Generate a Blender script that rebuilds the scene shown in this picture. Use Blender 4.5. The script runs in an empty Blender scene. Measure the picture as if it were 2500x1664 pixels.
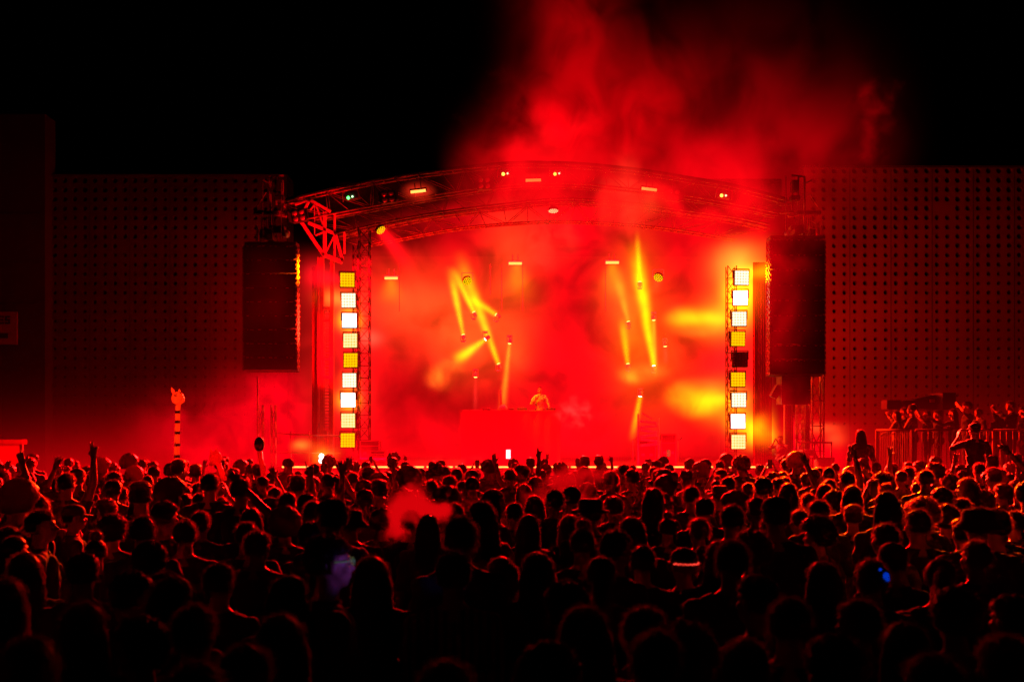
import bpy, bmesh, math, random
import numpy as np
from mathutils import Vector, Matrix, noise as mnoise

random.seed(7); RS = np.random.RandomState(11)
SC = bpy.context.scene
COL = SC.collection
F = 2430.0; HC = 2.16; PX0 = 1250.0; PY0 = 1066.0     # focal length in photo pixels, eye height, vanishing point

def W(px, py, Y):
    return Vector(((px-PX0)/F*Y, Y, HC-(py-PY0)/F*Y))
def XW(px, Y): return (px-PX0)/F*Y
def ZW(py, Y): return HC-(py-PY0)/F*Y

# ------------------------------------------------------------------ materials
MATS = {}
def mat(name, col=(.5,.5,.5), rough=.6, metal=0., spec=.5, emis=None, estr=0., bump=0., bscale=30., var=0., sheen=0., coat=0., nosample=False):
    if name in MATS: return MATS[name]
    m = bpy.data.materials.new(name); m.use_nodes = True
    nt = m.node_tree; N = nt.nodes; L = nt.links
    b = N['Principled BSDF']
    b.inputs['Base Color'].default_value = (*col, 1)
    b.inputs['Roughness'].default_value = rough
    b.inputs['Metallic'].default_value = metal
    b.inputs['Specular IOR Level'].default_value = spec
    b.inputs['Sheen Weight'].default_value = sheen
    b.inputs['Coat Weight'].default_value = coat
    if emis:
        b.inputs['Emission Color'].default_value = (*emis, 1); b.inputs['Emission Strength'].default_value = estr
    if bump or var:
        tc = N.new('ShaderNodeTexCoord'); nz = N.new('ShaderNodeTexNoise')
        nz.inputs['Scale'].default_value = bscale; nz.inputs['Detail'].default_value = 4
        L.new(tc.outputs['Object'], nz.inputs['Vector'])
        if bump:
            bp = N.new('ShaderNodeBump'); bp.inputs['Strength'].default_value = bump; bp.inputs['Distance'].default_value = .02
            L.new(nz.outputs['Fac'], bp.inputs['Height']); L.new(bp.outputs['Normal'], b.inputs['Normal'])
        if var:
            mx = N.new('ShaderNodeMix'); mx.data_type = 'RGBA'
            mx.inputs[6].default_value = (*[c*(1-var) for c in col], 1); mx.inputs[7].default_value = (*[min(1, c*(1+var)) for c in col], 1)
            L.new(nz.outputs['Fac'], mx.inputs[0]); L.new(mx.outputs[2], b.inputs['Base Color'])
    if nosample: m.cycles.emission_sampling = 'NONE'
    MATS[name] = m; return m

def emit(name, col, s, sample=False):
    if name in MATS: return MATS[name]
    m = bpy.data.materials.new(name); m.use_nodes = True
    nt = m.node_tree; N = nt.nodes; L = nt.links; N.clear()
    o = N.new('ShaderNodeOutputMaterial'); e = N.new('ShaderNodeEmission')
    e.inputs[0].default_value = (*col, 1); e.inputs[1].default_value = s
    L.new(e.outputs[0], o.inputs[0])
    if not sample: m.cycles.emission_sampling = 'NONE'
    MATS[name] = m; return m

def hair_mat(name, col, trans):
    m = bpy.data.materials.new(name); m.use_nodes = True
    nt = m.node_tree; N = nt.nodes; L = nt.links
    b = N['Principled BSDF']; o = N['Material Output']
    b.inputs['Base Color'].default_value = (*col, 1); b.inputs['Roughness'].default_value = .42
    b.inputs['Specular IOR Level'].default_value = .6
    t = N.new('ShaderNodeBsdfTranslucent'); t.inputs[0].default_value = (*trans, 1)
    mx = N.new('ShaderNodeMixShader'); mx.inputs[0].default_value = .5
    L.new(b.outputs[0], mx.inputs[1]); L.new(t.outputs[0], mx.inputs[2]); L.new(mx.outputs[0], o.inputs[0])
    MATS[name] = m; return m

M_STEEL = mat('primed steel', (.42,.24,.22), .45, .3, bump=.1, var=.25, bscale=9)
M_DARKST = mat('black painted steel', (.03,.03,.032), .5, bump=.1)
M_ALU = mat('aluminium tube', (.5,.30,.27), .4, .5, var=.15, bscale=6)
M_BLACK = mat('black speaker paint', (.018,.018,.018), .55, bump=.3, bscale=90)
M_DRAPE = mat('black stage drape', (.012,.012,.012), .9, bump=.5, bscale=3)
M_DECK = mat('stage ply deck', (.06,.05,.045), .6, var=.3, bscale=4)
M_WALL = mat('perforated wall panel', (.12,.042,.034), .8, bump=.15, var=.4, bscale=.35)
M_WALL_DIM = mat('dimmed wall panel', (.04,.014,.012), .8, bump=.15, var=.4, bscale=.35)  # darker copy of the perforated panel, dim light put into its colour
M_WALLDK = mat('wall cavity', (.01,.01,.01), .9)
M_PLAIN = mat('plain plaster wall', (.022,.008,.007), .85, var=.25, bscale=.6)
M_GROUND = mat('dark asphalt', (.045,.043,.04), .85, bump=.4, var=.3, bscale=12)
M_WHITE = mat('white board', (.7,.7,.7), .6, var=.08, bscale=3)
M_CASE = mat('flight case laminate', (.05,.05,.055), .5, var=.2, bscale=8)
SKINS = [mat('skin light', (.50,.22,.16), .5, spec=.4), mat('skin tan', (.36,.14,.09), .5, spec=.4), mat('skin brown', (.17,.06,.04), .48, spec=.4)]
CLOTH = {
 'black':mat('black cotton', (.012,.012,.013), .85, sheen=.15, bump=.25, bscale=60),
 'charcoal':mat('charcoal cotton', (.03,.03,.034), .85, sheen=.15, bump=.25, bscale=60),
 'navy':mat('navy cotton', (.012,.016,.035), .85, sheen=.15, bump=.25, bscale=60),
 'maroon':mat('maroon cotton', (.06,.012,.012), .85, sheen=.15, bump=.25, bscale=60),
 'grey':mat('grey cotton', (.09,.09,.09), .85, sheen=.15, bump=.25, bscale=60),
 'pale':mat('pale cotton', (.30,.28,.26), .85, sheen=.15, bump=.25, bscale=60)}
M_JEANS = mat('dark denim', (.015,.02,.03), .85, bump=.3, bscale=80)
M_SHOE = mat('dark shoe leather', (.02,.02,.02), .5)
M_CAPS = [mat('black cap cotton', (.015,.015,.016), .8), mat('rust cap cotton', (.14,.04,.02), .8), mat('straw hat felt', (.10,.07,.05), .8)]
HAIRM = [hair_mat('dark brown hair', (.014,.005,.003), (.40,.08,.03)), hair_mat('black hair', (.007,.003,.003), (.26,.05,.02)), hair_mat('light brown hair', (.05,.018,.010), (.60,.14,.06))]

# striped shirt
def striped():
    m = bpy.data.materials.new('striped shirt cotton'); m.use_nodes = True
    nt = m.node_tree; N = nt.nodes; L = nt.links; b = N['Principled BSDF']
    tc = N.new('ShaderNodeTexCoord'); w = N.new('ShaderNodeTexWave'); w.wave_type='BANDS'; w.bands_direction='X'
    w.inputs['Scale'].default_value = 7; w.inputs['Distortion'].default_value = .6
    cr = N.new('ShaderNodeValToRGB'); cr.color_ramp.interpolation='CONSTANT'
    cr.color_ramp.elements[0].color=(.02,.018,.018,1); cr.color_ramp.elements[1].position=.5; cr.color_ramp.elements[1].color=(.45,.40,.36,1)
    L.new(tc.outputs['Object'], w.inputs['Vector']); L.new(w.outputs['Fac'], cr.inputs[0]); L.new(cr.outputs[0], b.inputs['Base Color'])
    b.inputs['Roughness'].default_value=.85; return m
M_STRIPE = striped()

# ------------------------------------------------------------------ mesh builder
class MB:
    def __init__(s): s.v=[]; s.f=[]; s.mi=[]
    def add(s, vs, fs, mi=0):
        n=len(s.v); s.v.extend([tuple(v) for v in vs]); s.f.extend([tuple(i+n for i in f) for f in fs]); s.mi.extend([mi]*len(fs)); return s
    def box(s, c, d, R=None, mi=0):
        hx,hy,hz=d[0]/2,d[1]/2,d[2]/2; c=Vector(c); vs=[]
        for x in(-hx,hx):
            for y in(-hy,hy):
                for z in(-hz,hz):
                    p=Vector((x,y,z)); p = (R@p) if R is not None else p; vs.append(c+p)
        return s.add(vs,[(0,1,3,2),(4,6,7,5),(0,4,5,1),(2,3,7,6),(0,2,6,4),(1,5,7,3)],mi)
    def tube(s, p0, p1, r0, r1=None, n=8, mi=0, caps=True):
        r1 = r0 if r1 is None else r1
        p0=Vector(p0); p1=Vector(p1); d=p1-p0
        if d.length<1e-6: return s
        z=d.normalized(); x=z.orthogonal().normalized(); y=z.cross(x); vs=[]
        for p,r in((p0,r0),(p1,r1)):
            for i in range(n):
                a=2*math.pi*i/n; vs.append(p+x*math.cos(a)*r+y*math.sin(a)*r)
        fs=[(i,(i+1)%n,n+(i+1)%n,n+i) for i in range(n)]
        if caps: fs += [tuple(reversed(range(n))),tuple(range(n,2*n))]
        return s.add(vs,fs,mi)
    def bar(s,p0,p1,w,h=None,mi=0):
        h=h or w; p0=Vector(p0); p1=Vector(p1); d=p1-p0; z=d.normalized()
        up=Vector((0,1,0)) if abs(z.y)<.9 else Vector((0,0,1))
        x=up.cross(z).normalized(); y=z.cross(x)
        R=Matrix((x,y,z)).transposed()
        return s.box((p0+p1)/2,(w,h,d.length),R,mi)
    def sph(s,c,r,n=12,m=8,mi=0,R=None):
        if not hasattr(r,'__len__'): r=(r,r,r)
        vs=[]; c=Vector(c)
        def T(x,y,z):
            p=Vector((x*r[0],y*r[1],z*r[2])); return c+((R@p) if R is not None else p)
        vs.append(T(0,0,1))
        for j in range(1,m):
            t=math.pi*j/m
            for i in range(n):
                a=2*math.pi*i/n; vs.append(T(math.sin(t)*math.cos(a),math.sin(t)*math.sin(a),math.cos(t)))
        vs.append(T(0,0,-1)); L=len(vs)-1; fs=[]
        for i in range(n): fs.append((0,1+i,1+(i+1)%n))
        for j in range(m-2):
            for i in range(n):
                a=1+j*n+i; b=1+j*n+(i+1)%n; fs.append((a,a+n,b+n,b))
        k=1+(m-2)*n
        for i in range(n): fs.append((L,k+(i+1)%n,k+i))
        return s.add(vs,fs,mi)
    def lathe(s,c,prof,n=24,sx=1,sy=1,mi=0,R=None):
        c=Vector(c); vs=[]
        for r,z in prof:
            for i in range(n):
                a=2*math.pi*i/n; p=Vector((math.cos(a)*r*sx,math.sin(a)*r*sy,z)); vs.append(c+((R@p) if R is not None else p))
        fs=[]
        for j in range(len(prof)-1):
            for i in range(n):
                a=j*n+i; b=j*n+(i+1)%n; fs.append((a,b,b+n,a+n))
        fs.append(tuple(reversed(range(n)))); fs.append(tuple(range((len(prof)-1)*n,len(prof)*n)))
        return s.add(vs,fs,mi)
    def poly(s,pts,mi=0): return s.add(pts,[tuple(range(len(pts)))],mi)
    def mesh(s,name,mats,smooth=False,bevel=0):
        me=bpy.data.meshes.new(name); me.from_pydata(s.v,[],s.f)
        for m in (mats if isinstance(mats,(list,tuple)) else [mats]): me.materials.append(m)
        me.polygons.foreach_set('material_index',s.mi)
        if smooth: me.polygons.foreach_set('use_smooth',[True]*len(me.polygons))
        me.update(); return me
    def build(s,name,mats,parent=None,smooth=False,bevel=0,loc=None):
        if loc is not None:
            l=Vector(loc); s.v=[tuple(Vector(v)-l) for v in s.v]
        o=bpy.data.objects.new(name,s.mesh(name,mats,smooth)); COL.objects.link(o)
        if loc is not None: o.location=loc
        if parent is not None: o.parent=parent
        if bevel:
            b=o.modifiers.new('edge','BEVEL'); b.width=bevel; b.segments=2; b.limit_method='ANGLE'
        return o

def tag(o,label=None,cat=None,group=None,kind=None):
    if label: o['label']=label
    if cat: o['category']=cat
    if group: o['group']=group
    if kind: o['kind']=kind
    return o
def thing(name,label,cat,loc=(0,0,0),rz=0,group=None):
    o=bpy.data.objects.new(name,None); COL.objects.link(o); o.location=loc; o.rotation_euler=(0,0,rz)
    o.empty_display_size=.1
    return tag(o,label,cat,group)
def part(mb,name,mats,root,smooth=False,bevel=0):
    """mesh given in world coordinates, parented to a root that only has a location"""
    l=Vector(root.location); mb.v=[tuple(Vector(v)-l) for v in mb.v]
    return mb.build(name,mats,root,smooth,bevel)
def copy_tree(o,parent=None):
    c=o.copy(); COL.objects.link(c); c.parent=parent
    for ch in o.children: copy_tree(ch,c)
    return c

# ------------------------------------------------------------------ truss helper
def smooth_pts(pts,step=.5):
    out=[]
    for i in range(len(pts)-1):
        p0=pts[max(i-1,0)];p1=pts[i];p2=pts[i+1];p3=pts[min(i+2,len(pts)-1)]
        n=max(1,int((p2-p1).length/step))
        for k in range(n):
            t=k/n; out.append(.5*((2*p1)+(-p0+p2)*t+(2*p0-5*p1+4*p2-p3)*t*t+(-p0+3*p1-3*p2+p3)*t**3))
    out.append(pts[-1]); return out
def chord(pts,r,root,m,name='chord'):
    mb=MB()
    for a,b in zip(pts,pts[1:]): mb.tube(a,b,r,n=8)
    return part(mb,name,m,root,True)
def lattice(A,B,r,root,m,cross=False,vert=True,every=2):
    mb=MB()
    n=min(len(A),len(B))
    for i in range(0,n-every,every):
        if (i//every)%2==0: mb.tube(A[i],B[i+every],r,n=6)
        else: mb.tube(B[i],A[i+every],r,n=6)
        if cross:
            if (i//every)%2==0: mb.tube(B[i],A[i+every],r,n=6)
            else: mb.tube(A[i],B[i+every],r,n=6)
        if vert: mb.tube(A[i],B[i],r,n=6)
    return part(mb,'lattice',m,root,True)
def post_truss(name,label,cat,x,y,z0,z1,w,r=.025,m=None,group=None,step=.5,d=None):
    m=m or M_ALU; d=d or w
    t=thing(name,label,cat,(x,y,z0),group=group)
    cs=[]
    for sx,sy in((-1,-1),(1,-1),(1,1),(-1,1)):
        n=max(2,int((z1-z0)/step)); pts=[Vector((x+sx*w/2,y+sy*d/2,z0+(z1-z0)*k/n)) for k in range(n+1)]
        chord(pts,r,t,m); cs.append(pts)
    mb=MB()
    for k in range(4):
        A=cs[k];B=cs[(k+1)%4]
        for i in range(len(A)-1):
            if i%2==0: mb.tube(A[i],B[i+1],r*.6,n=6)
            else: mb.tube(B[i],A[i+1],r*.6,n=6)
            mb.tube(A[i],B[i],r*.5,n=6)
    part(mb,'lattice',m,t,True)
    return t

# ================================================================== SETTING
g=MB().box((0,200,-.1),(900,900,.2)).build('ground',M_GROUND); tag(g,kind='structure')

def perforated(name,label,px0,px1,Y,ztop,cols0,colstep,ncols,rows,rowtop,rowstep,skip,rfun,wm=None):
    t=thing(name,label,'building wall',(XW(px0,Y),Y,0))
    x0,x1=XW(px0,Y),XW(px1,Y)
    mb=MB(); s=F/Y
    cx=[XW(cols0+colstep*i,Y) for i in range(ncols)]; cz=[ZW(rowtop+rowstep*j,Y) for j in range(rows)]
    hx=colstep/s/2; hz=rowstep/s/2; D=.22
    xa,xb=cx[0]-hx,cx[-1]+hx; za,zb=cz[-1]-hz,cz[0]+hz
    def q(xl,xr,zl,zr):
        if xr-xl>1e-4 and zr-zl>1e-4: mb.add([(xl,Y,zl),(xr,Y,zl),(xr,Y,zr),(xl,Y,zr)],[(0,1,2,3)])
    q(x0,xa,0,ztop); q(xb,x1,0,ztop); q(xa,xb,0,za); q(xa,xb,zb,ztop)
    n=16
    for i,x in enumerate(cx):
        for j,z in enumerate(cz):
            if (i,j) in skip: q(x-hx,x+hx,z-hz,z+hz); continue
            r=rfun(j)*(1+.06*math.sin(i*12.9+j*7.3)); vs=[];fs=[]
            for k in range(n):
                a=2*math.pi*k/n+math.pi/4; c_,s_=math.cos(a),math.sin(a); m_=max(abs(c_),abs(s_))
                vs.append((x+hx*c_/m_,Y,z+hz*s_/m_))
            for k in range(n):
                a=2*math.pi*k/n+math.pi/4; vs.append((x+r*math.cos(a),Y,z+r*math.sin(a)))
            for k in range(n):
                a=2*math.pi*k/n+math.pi/4; vs.append((x+r*math.cos(a),Y+D,z+r*math.sin(a)))
            for k in range(n):
                k2=(k+1)%n; fs.append((k,k2,n+k2,n+k)); fs.append((n+k,n+k2,2*n+k2,2*n+k))
            mb.add(vs,fs)
    part(mb,'cladding',wm or M_WALL,t)
    part(MB().box(((x0+x1)/2,Y+D+.6,ztop/2),(x1-x0,1.1,ztop-.02)),'backing',M_WALLDK,t)
    part(MB().box(((x0+x1)/2,Y+.55,ztop+.04),(x1-x0+.1,1.3,.08)),'coping',M_PLAIN,t)
    # vertical panel joints
    mb=MB()
    for k in range(3,ncols,4):
        mb.box((cx[k]+hx,Y-.006,ztop/2),(.02,.01,ztop-.1))
    part(mb,'joint_strip',M_PLAIN,t)
    return t
perforated('perforated_building','tall building wall drilled with rows of round holes, right of the stage speakers',1962,2640,42.,13.5,
    2012-25.1,25.1,25,28,417,22.85,{(13,4),(12,4)},lambda j:.118-.0021*j)
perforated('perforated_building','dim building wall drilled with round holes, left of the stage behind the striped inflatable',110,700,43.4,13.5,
    134,24.45,23,26,441,22.8,{(7,7),(17,4)},lambda j:.105-.0019*j,M_WALL_DIM)
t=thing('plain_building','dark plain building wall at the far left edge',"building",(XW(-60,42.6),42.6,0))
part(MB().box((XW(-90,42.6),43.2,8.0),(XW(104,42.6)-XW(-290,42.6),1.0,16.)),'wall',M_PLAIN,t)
mb=MB()
for py in(520,640,740,900,960): mb.box((XW(-90,42.6),42.68,ZW(py,42.6)),(6.6,.04,.05))
part(mb,'ledge',M_PLAIN,t)
# sign with the letters ES
Ys=42.3; t=thing('wall_sign','square white sign reading ES on the plain building','sign',W(19,840,Ys))
c=W(-8,800,Ys); part(MB().box((c.x,Ys+.15,c.z),(XW(38,Ys)-XW(-54,Ys),.1,80*Ys/F)),'board',mat('sign board',(.16,.03,.025),.7),t)
mb=MB(); u=Ys/F; M_INK=mat('black sign ink',(.01,.01,.01),.7)
def lb(x0,y0,x1,y1): mb.box((XW((x0+x1)/2,Ys),Ys+.09,ZW((y0+y1)/2,Ys)),((x1-x0)*u,.02,(y1-y0)*u))
lb(-6,770,-3,790); lb(-3,770,7,774); lb(-3,778,5,782); lb(-3,786,7,790)
lb(10,770,22,774); lb(10,774,14,778); lb(10,778,22,782); lb(18,782,22,786); lb(10,786,22,790)
part(mb,'lettering',M_INK,t)
mb=MB(); lb(-20,812,17,825); part(mb,'logo',M_INK,t)

# ================================================================== STAGE
YF=33.5
t=thing('stage','raised black stage platform with a skirted front','stage',(0.6,YF,0))
part(MB().box((.65,38.6,1.07),(17.2,10.2,.2)),'deck',M_DECK,t,bevel=.01)
mb=MB(); n=110
for i in range(n):
    x0=-7.9+17.1*i/n; x1=-7.9+17.1*(i+1)/n; y0=YF+.04*math.sin(i*1.9); y1=YF+.04*math.sin((i+1)*1.9)
    mb.add([(x0,y0,0),(x1,y1,0),(x1,y1,.97),(x0,y0,.97)],[(0,1,2,3)])
part(mb,'skirt',M_DRAPE,t)
part(MB().box((.65,43.85,5.6),(17.0,.1,9.0)),'backdrop',M_DRAPE,t)
# LED battens along the stage edge
M_BAT=emit('batten diodes yellow',(1,.34,.06),2.6)
M_BATR=emit('batten diodes orange',(1,.22,.03),4.)
x=XW(688,YF); i=0
lab=['first','second','third','fourth','fifth','sixth','seventh','eighth','ninth','tenth','eleventh','twelfth','thirteenth','fourteenth','fifteenth','sixteenth','seventeenth']
while x<XW(1880,YF) and i<17:
    t=thing('led_batten','glowing yellow LED batten on the stage edge, %s from the left end'%lab[i],'light',(x+.47,YF-.08,1.15),group='LED battens along the stage edge')
    part(MB().box((x+.47,YF-.05,1.15),(.92,.08,.08)),'housing',M_BLACK,t)
    part(MB().box((x+.47,YF-.10,1.153),(.88,.025,.055)),'diode_strip',M_BAT if i%4!=2 else M_BATR,t)
    x+=.97; i+=1

# --- roof trusses (arched)
def arc(pts,Y,dy=0): return smooth_pts([W(px,py,Y+dy) for px,py in pts],.42)
A=[(684,495),(749,478),(909,443),(1077,418),(1245,401),(1330,400),(1430,404),(1571,419),(1700,440),(1795,456),(1924,490)]
B=[(749,534),(820,520),(909,503),(1077,473),(1200,455),(1276,448),(1380,447),(1459,452),(1571,464),(1683,478),(1800,498),(1900,520)]
C=[(819,571),(937,543),(1077,517),(1245,496),(1330,487),(1400,485),(1543,495),(1683,515),(1800,531),(1880,548)]
D=[(880,600),(1000,578),(1077,563),(1200,548),(1350,540),(1500,545),(1650,560),(1800,585)]
def resamp(pts,n):
    d=[0]
    for a,b in zip(pts,pts[1:]): d.append(d[-1]+(b-a).length)
    out=[];j=0
    for k in range(n):
        s=d[-1]*k/(n-1)
        while j<len(d)-2 and d[j+1]<s: j+=1
        u=(s-d[j])/max(1e-6,d[j+1]-d[j]); out.append(pts[j].lerp(pts[j+1],min(1,u)))
    return out
M_ARCH=mat('dimmed truss tube',(.20,.09,.08),.5,.2,var=.3,bscale=4)  # darker copy of the aluminium tube, weak light put into its colour
def arch(name,label,P0,P1,Y,dy,n,m):
    t=thing(name,label,'roof truss',W(1300,430,Y))
    a0=resamp(arc(P0,Y),n); b0=resamp(arc(P1,Y),n); a1=[p+Vector((0,dy,.03)) for p in a0]; b1=[p+Vector((0,dy,.03)) for p in b0]
    for c in(a0,b0,a1,b1): chord(c,.035,t,m)
    lattice(a0,b0,.014,t,m); lattice(a1,b1,.014,t,m,vert=False); lattice(a0,a1,.012,t,m,every=3)
    return a0,b0
arch('front_roof_truss','arched lattice truss along the front edge of the stage roof',A,B,33.2,.5,45,M_ARCH)
arch('middle_roof_truss','second arched lattice truss hanging just below the front roof truss',[(x,y+6) for x,y in B],C,35.0,.5,41,M_ARCH)
arch('rear_roof_truss','dim arched truss deep inside the stage roof',[(x,y+10) for x,y in C[:]],D,37.0,.5,37,M_ARCH)
# roof canopy
ra=resamp(arc(A,33.3),40); mb=MB(); vs=[]
for p in ra: vs.append(p+Vector((0,.1,.08)))
for p in ra: vs.append(p+Vector((0,11,.25)))
vs+= [v+Vector((0,0,.05)) for v in vs]
n=40; fs=[]
for i in range(n-1):
    fs.append((i,i+1,n+i+1,n+i)); fs.append((2*n+i,3*n+i,3*n+i+1,2*n+i+1)); fs.append((i,2*n+i,2*n+i+1,i+1)); fs.append((n+i,n+i+1,3*n+i+1,3*n+i))
mb.add(vs,fs); t=mb.build('stage_roof_canopy',mat('black roof fabric',(.003,.003,.003),.9,spec=.1),smooth=True); tag(t,'black curved fabric roof canopy over the stage','canopy')

# --- folding corner frame, left (and its mirror hidden in smoke at the right)
def corner(mirror,label):
    Yc=33.6; q=(lambda px:px) if not mirror else (lambda px:2650-px)
    t=thing('corner_frame',label,'steel frame',W(q(793),640,Yc))
    mb=MB()
    def b(x0,y0,x1,y1,w,dy=0): mb.bar(W(q(x0),y0,Yc+dy),W(q(x1),y1,Yc+dy),w)
    for dy in(0,.55):
        b(732,536,790,622,.12,dy); b(790,622,836,640,.13,dy); b(753,544,819,571,.11,dy); b(756,487,807,517,.09,dy)
        b(793,517,793,621,.11,dy); b(819,571,836,634,.10,dy); b(817,519,817,627,.07,dy); b(841,566,841,619,.06,dy)
        b(797,614,815,577,.05,dy); b(770,497,792,558,.06,dy); b(770,575,792,566,.05,dy); b(768,495,768,573,.03,dy); b(756,487,732,536,.08,dy)
        b(720,500,756,487,.07,dy); b(684,500,732,536,.09,dy); b(770,497,757,514,.05,dy)
    part(mb,'steel_section',mat('orange primed steel',(.5,.33,.28),.5,var=.2,bscale=5),t,bevel=.006)
    mb=MB()
    for (px,py) in((732,536),(790,622),(756,487),(819,571),(836,636)):
        mb.tube(W(q(px),py,Yc-.1),W(q(px),py,Yc+.68),.05,n=10)
    part(mb,'hinge_pin',M_DARKST,t,True)
corner(False,'red lit triangular folding steel frame under the left end of the roof truss')
#corner(True,'folding steel frame under the right end of the roof truss, veiled by smoke')

# --- masts below corner frames
def mast(mirror,label):
    Yc=33.9; q=(lambda px:px) if not mirror else (lambda px:2650-px)
    t=thing('mast',label,'mast',(XW(q(794),Yc),Yc,0))
    mb=MB()
    for px,w in((777,.06),(786,.14),(811,.12)): mb.box((XW(q(px),Yc),Yc,(ZW(628,Yc))/2),(w,.14,ZW(628,Yc)))
    part(mb,'column',M_STEEL,t,bevel=.006)
    mb=MB()
    for k in range(52):
        z=1.6+k*.11
        if z<ZW(752,Yc): mb.box((XW(q(799),Yc),Yc-.05,z),(.16,.03,.025))
    for px in(793,805): mb.box((XW(q(px),Yc),Yc-.05,(ZW(750,Yc)+1)/2),(.03,.05,ZW(750,Yc)-1))
    part(mb,'rack_ladder',M_STEEL,t)
    mb=MB()
    for py in(753,783,877,921,1056): mb.box((XW(q(799),Yc),Yc-.09,ZW(py,Yc)),(.26,.05,.10))
    part(mb,'clamp_plate',M_STEEL,t,bevel=.005)
mast(False,'steel mast with rack ladder under the left folding frame')
#mast(True,'steel mast behind the right light column, half hidden by smoke')

post_truss('lattice_tower','dark square lattice tower just right of the left light column','lattice tower',XW(890,34.3),34.3,1.2,ZW(560,34.3),.36,.022,M_DARKST,step=.42)
post_truss('lattice_tower','dark square lattice tower behind the right light column','lattice tower',XW(1785,34.3),34.3,1.2,ZW(650,34.3),.30,.02,M_DARKST,step=.42)
post_truss('lattice_tower','slim lattice post holding the left light column','lattice tower',XW(868,34.0),34.0,1.2,ZW(600,34.0),.16,.016,M_DARKST,step=.3)
post_truss('lattice_tower','lit lattice tower below the right speaker array','lattice tower',XW(1993,33.2),33.2,0,ZW(916,33.2),.38,.03,M_ALU,step=.78)
post_truss('lattice_tower','lattice post between the sub stack and ground, right of the stage','lattice tower',XW(1953,33.4),33.4,0,ZW(980,33.4),.2,.025,M_ALU,step=.4)
post_truss('lattice_tower','lattice post with thin mast, left of the pair beside the stage','lattice tower',XW(636,33.2),33.2,0,ZW(988,33.2),.16,.02,M_ALU,step=.5)
post_truss('lattice_tower','lattice post at the end of the side railing, right of the pair','lattice tower',XW(668,33.2),33.2,0,ZW(988,33.2),.14,.02,M_ALU,step=.5)
t=thing('pole','thin tall pole beside the left lattice post','pole',W(629,1150,33.0)); t.location.z=0
part(MB().tube((XW(629,33),33,0),(XW(629,33),33,ZW(920,33)),.025).tube((XW(629,33),33,ZW(1000,33)),(XW(629,33),33,ZW(996,33)),.04),'tube',M_ALU,t,True)
# side railing left
t=thing('side_railing','steel side railing between left lattice post and mast','railing',(XW(740,33.3),33.3,0))
mb=MB()
for py in(1058,1103): mb.tube(W(668,py,33.3),W(832,py+(6 if py<1080 else 3),33.3),.025)
part(mb,'rail',M_ALU,t,True)
mb=MB()
for px in(710,755,800): mb.tube((XW(px,33.3),33.3,0),W(px,1052,33.3),.02)
part(mb,'upright',M_ALU,t,True)
for px,l in ((1925,'first mast tube under the sub stack'),(1970,'second mast tube under the sub stack, wider')):
    t=thing('mast_tube','red lit '+l,'mast',(XW(px,33.5),33.5,0))
    part(MB().box((XW(px,33.5),33.5,ZW(985,33.5)/2),(.13 if px>1950 else .3,.14,ZW(985,33.5))),'column',M_STEEL,t,bevel=.01)
    mb=MB()
    for k in range(5): mb.tube((XW(px,33.4)+.03*k-.06,33.35,.2),(XW(px,33.4)+.035*k-.08,33.35,ZW(990,33.4)),.012,n=6)
    part(mb,'cable',M_BLACK,t,True)

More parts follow.
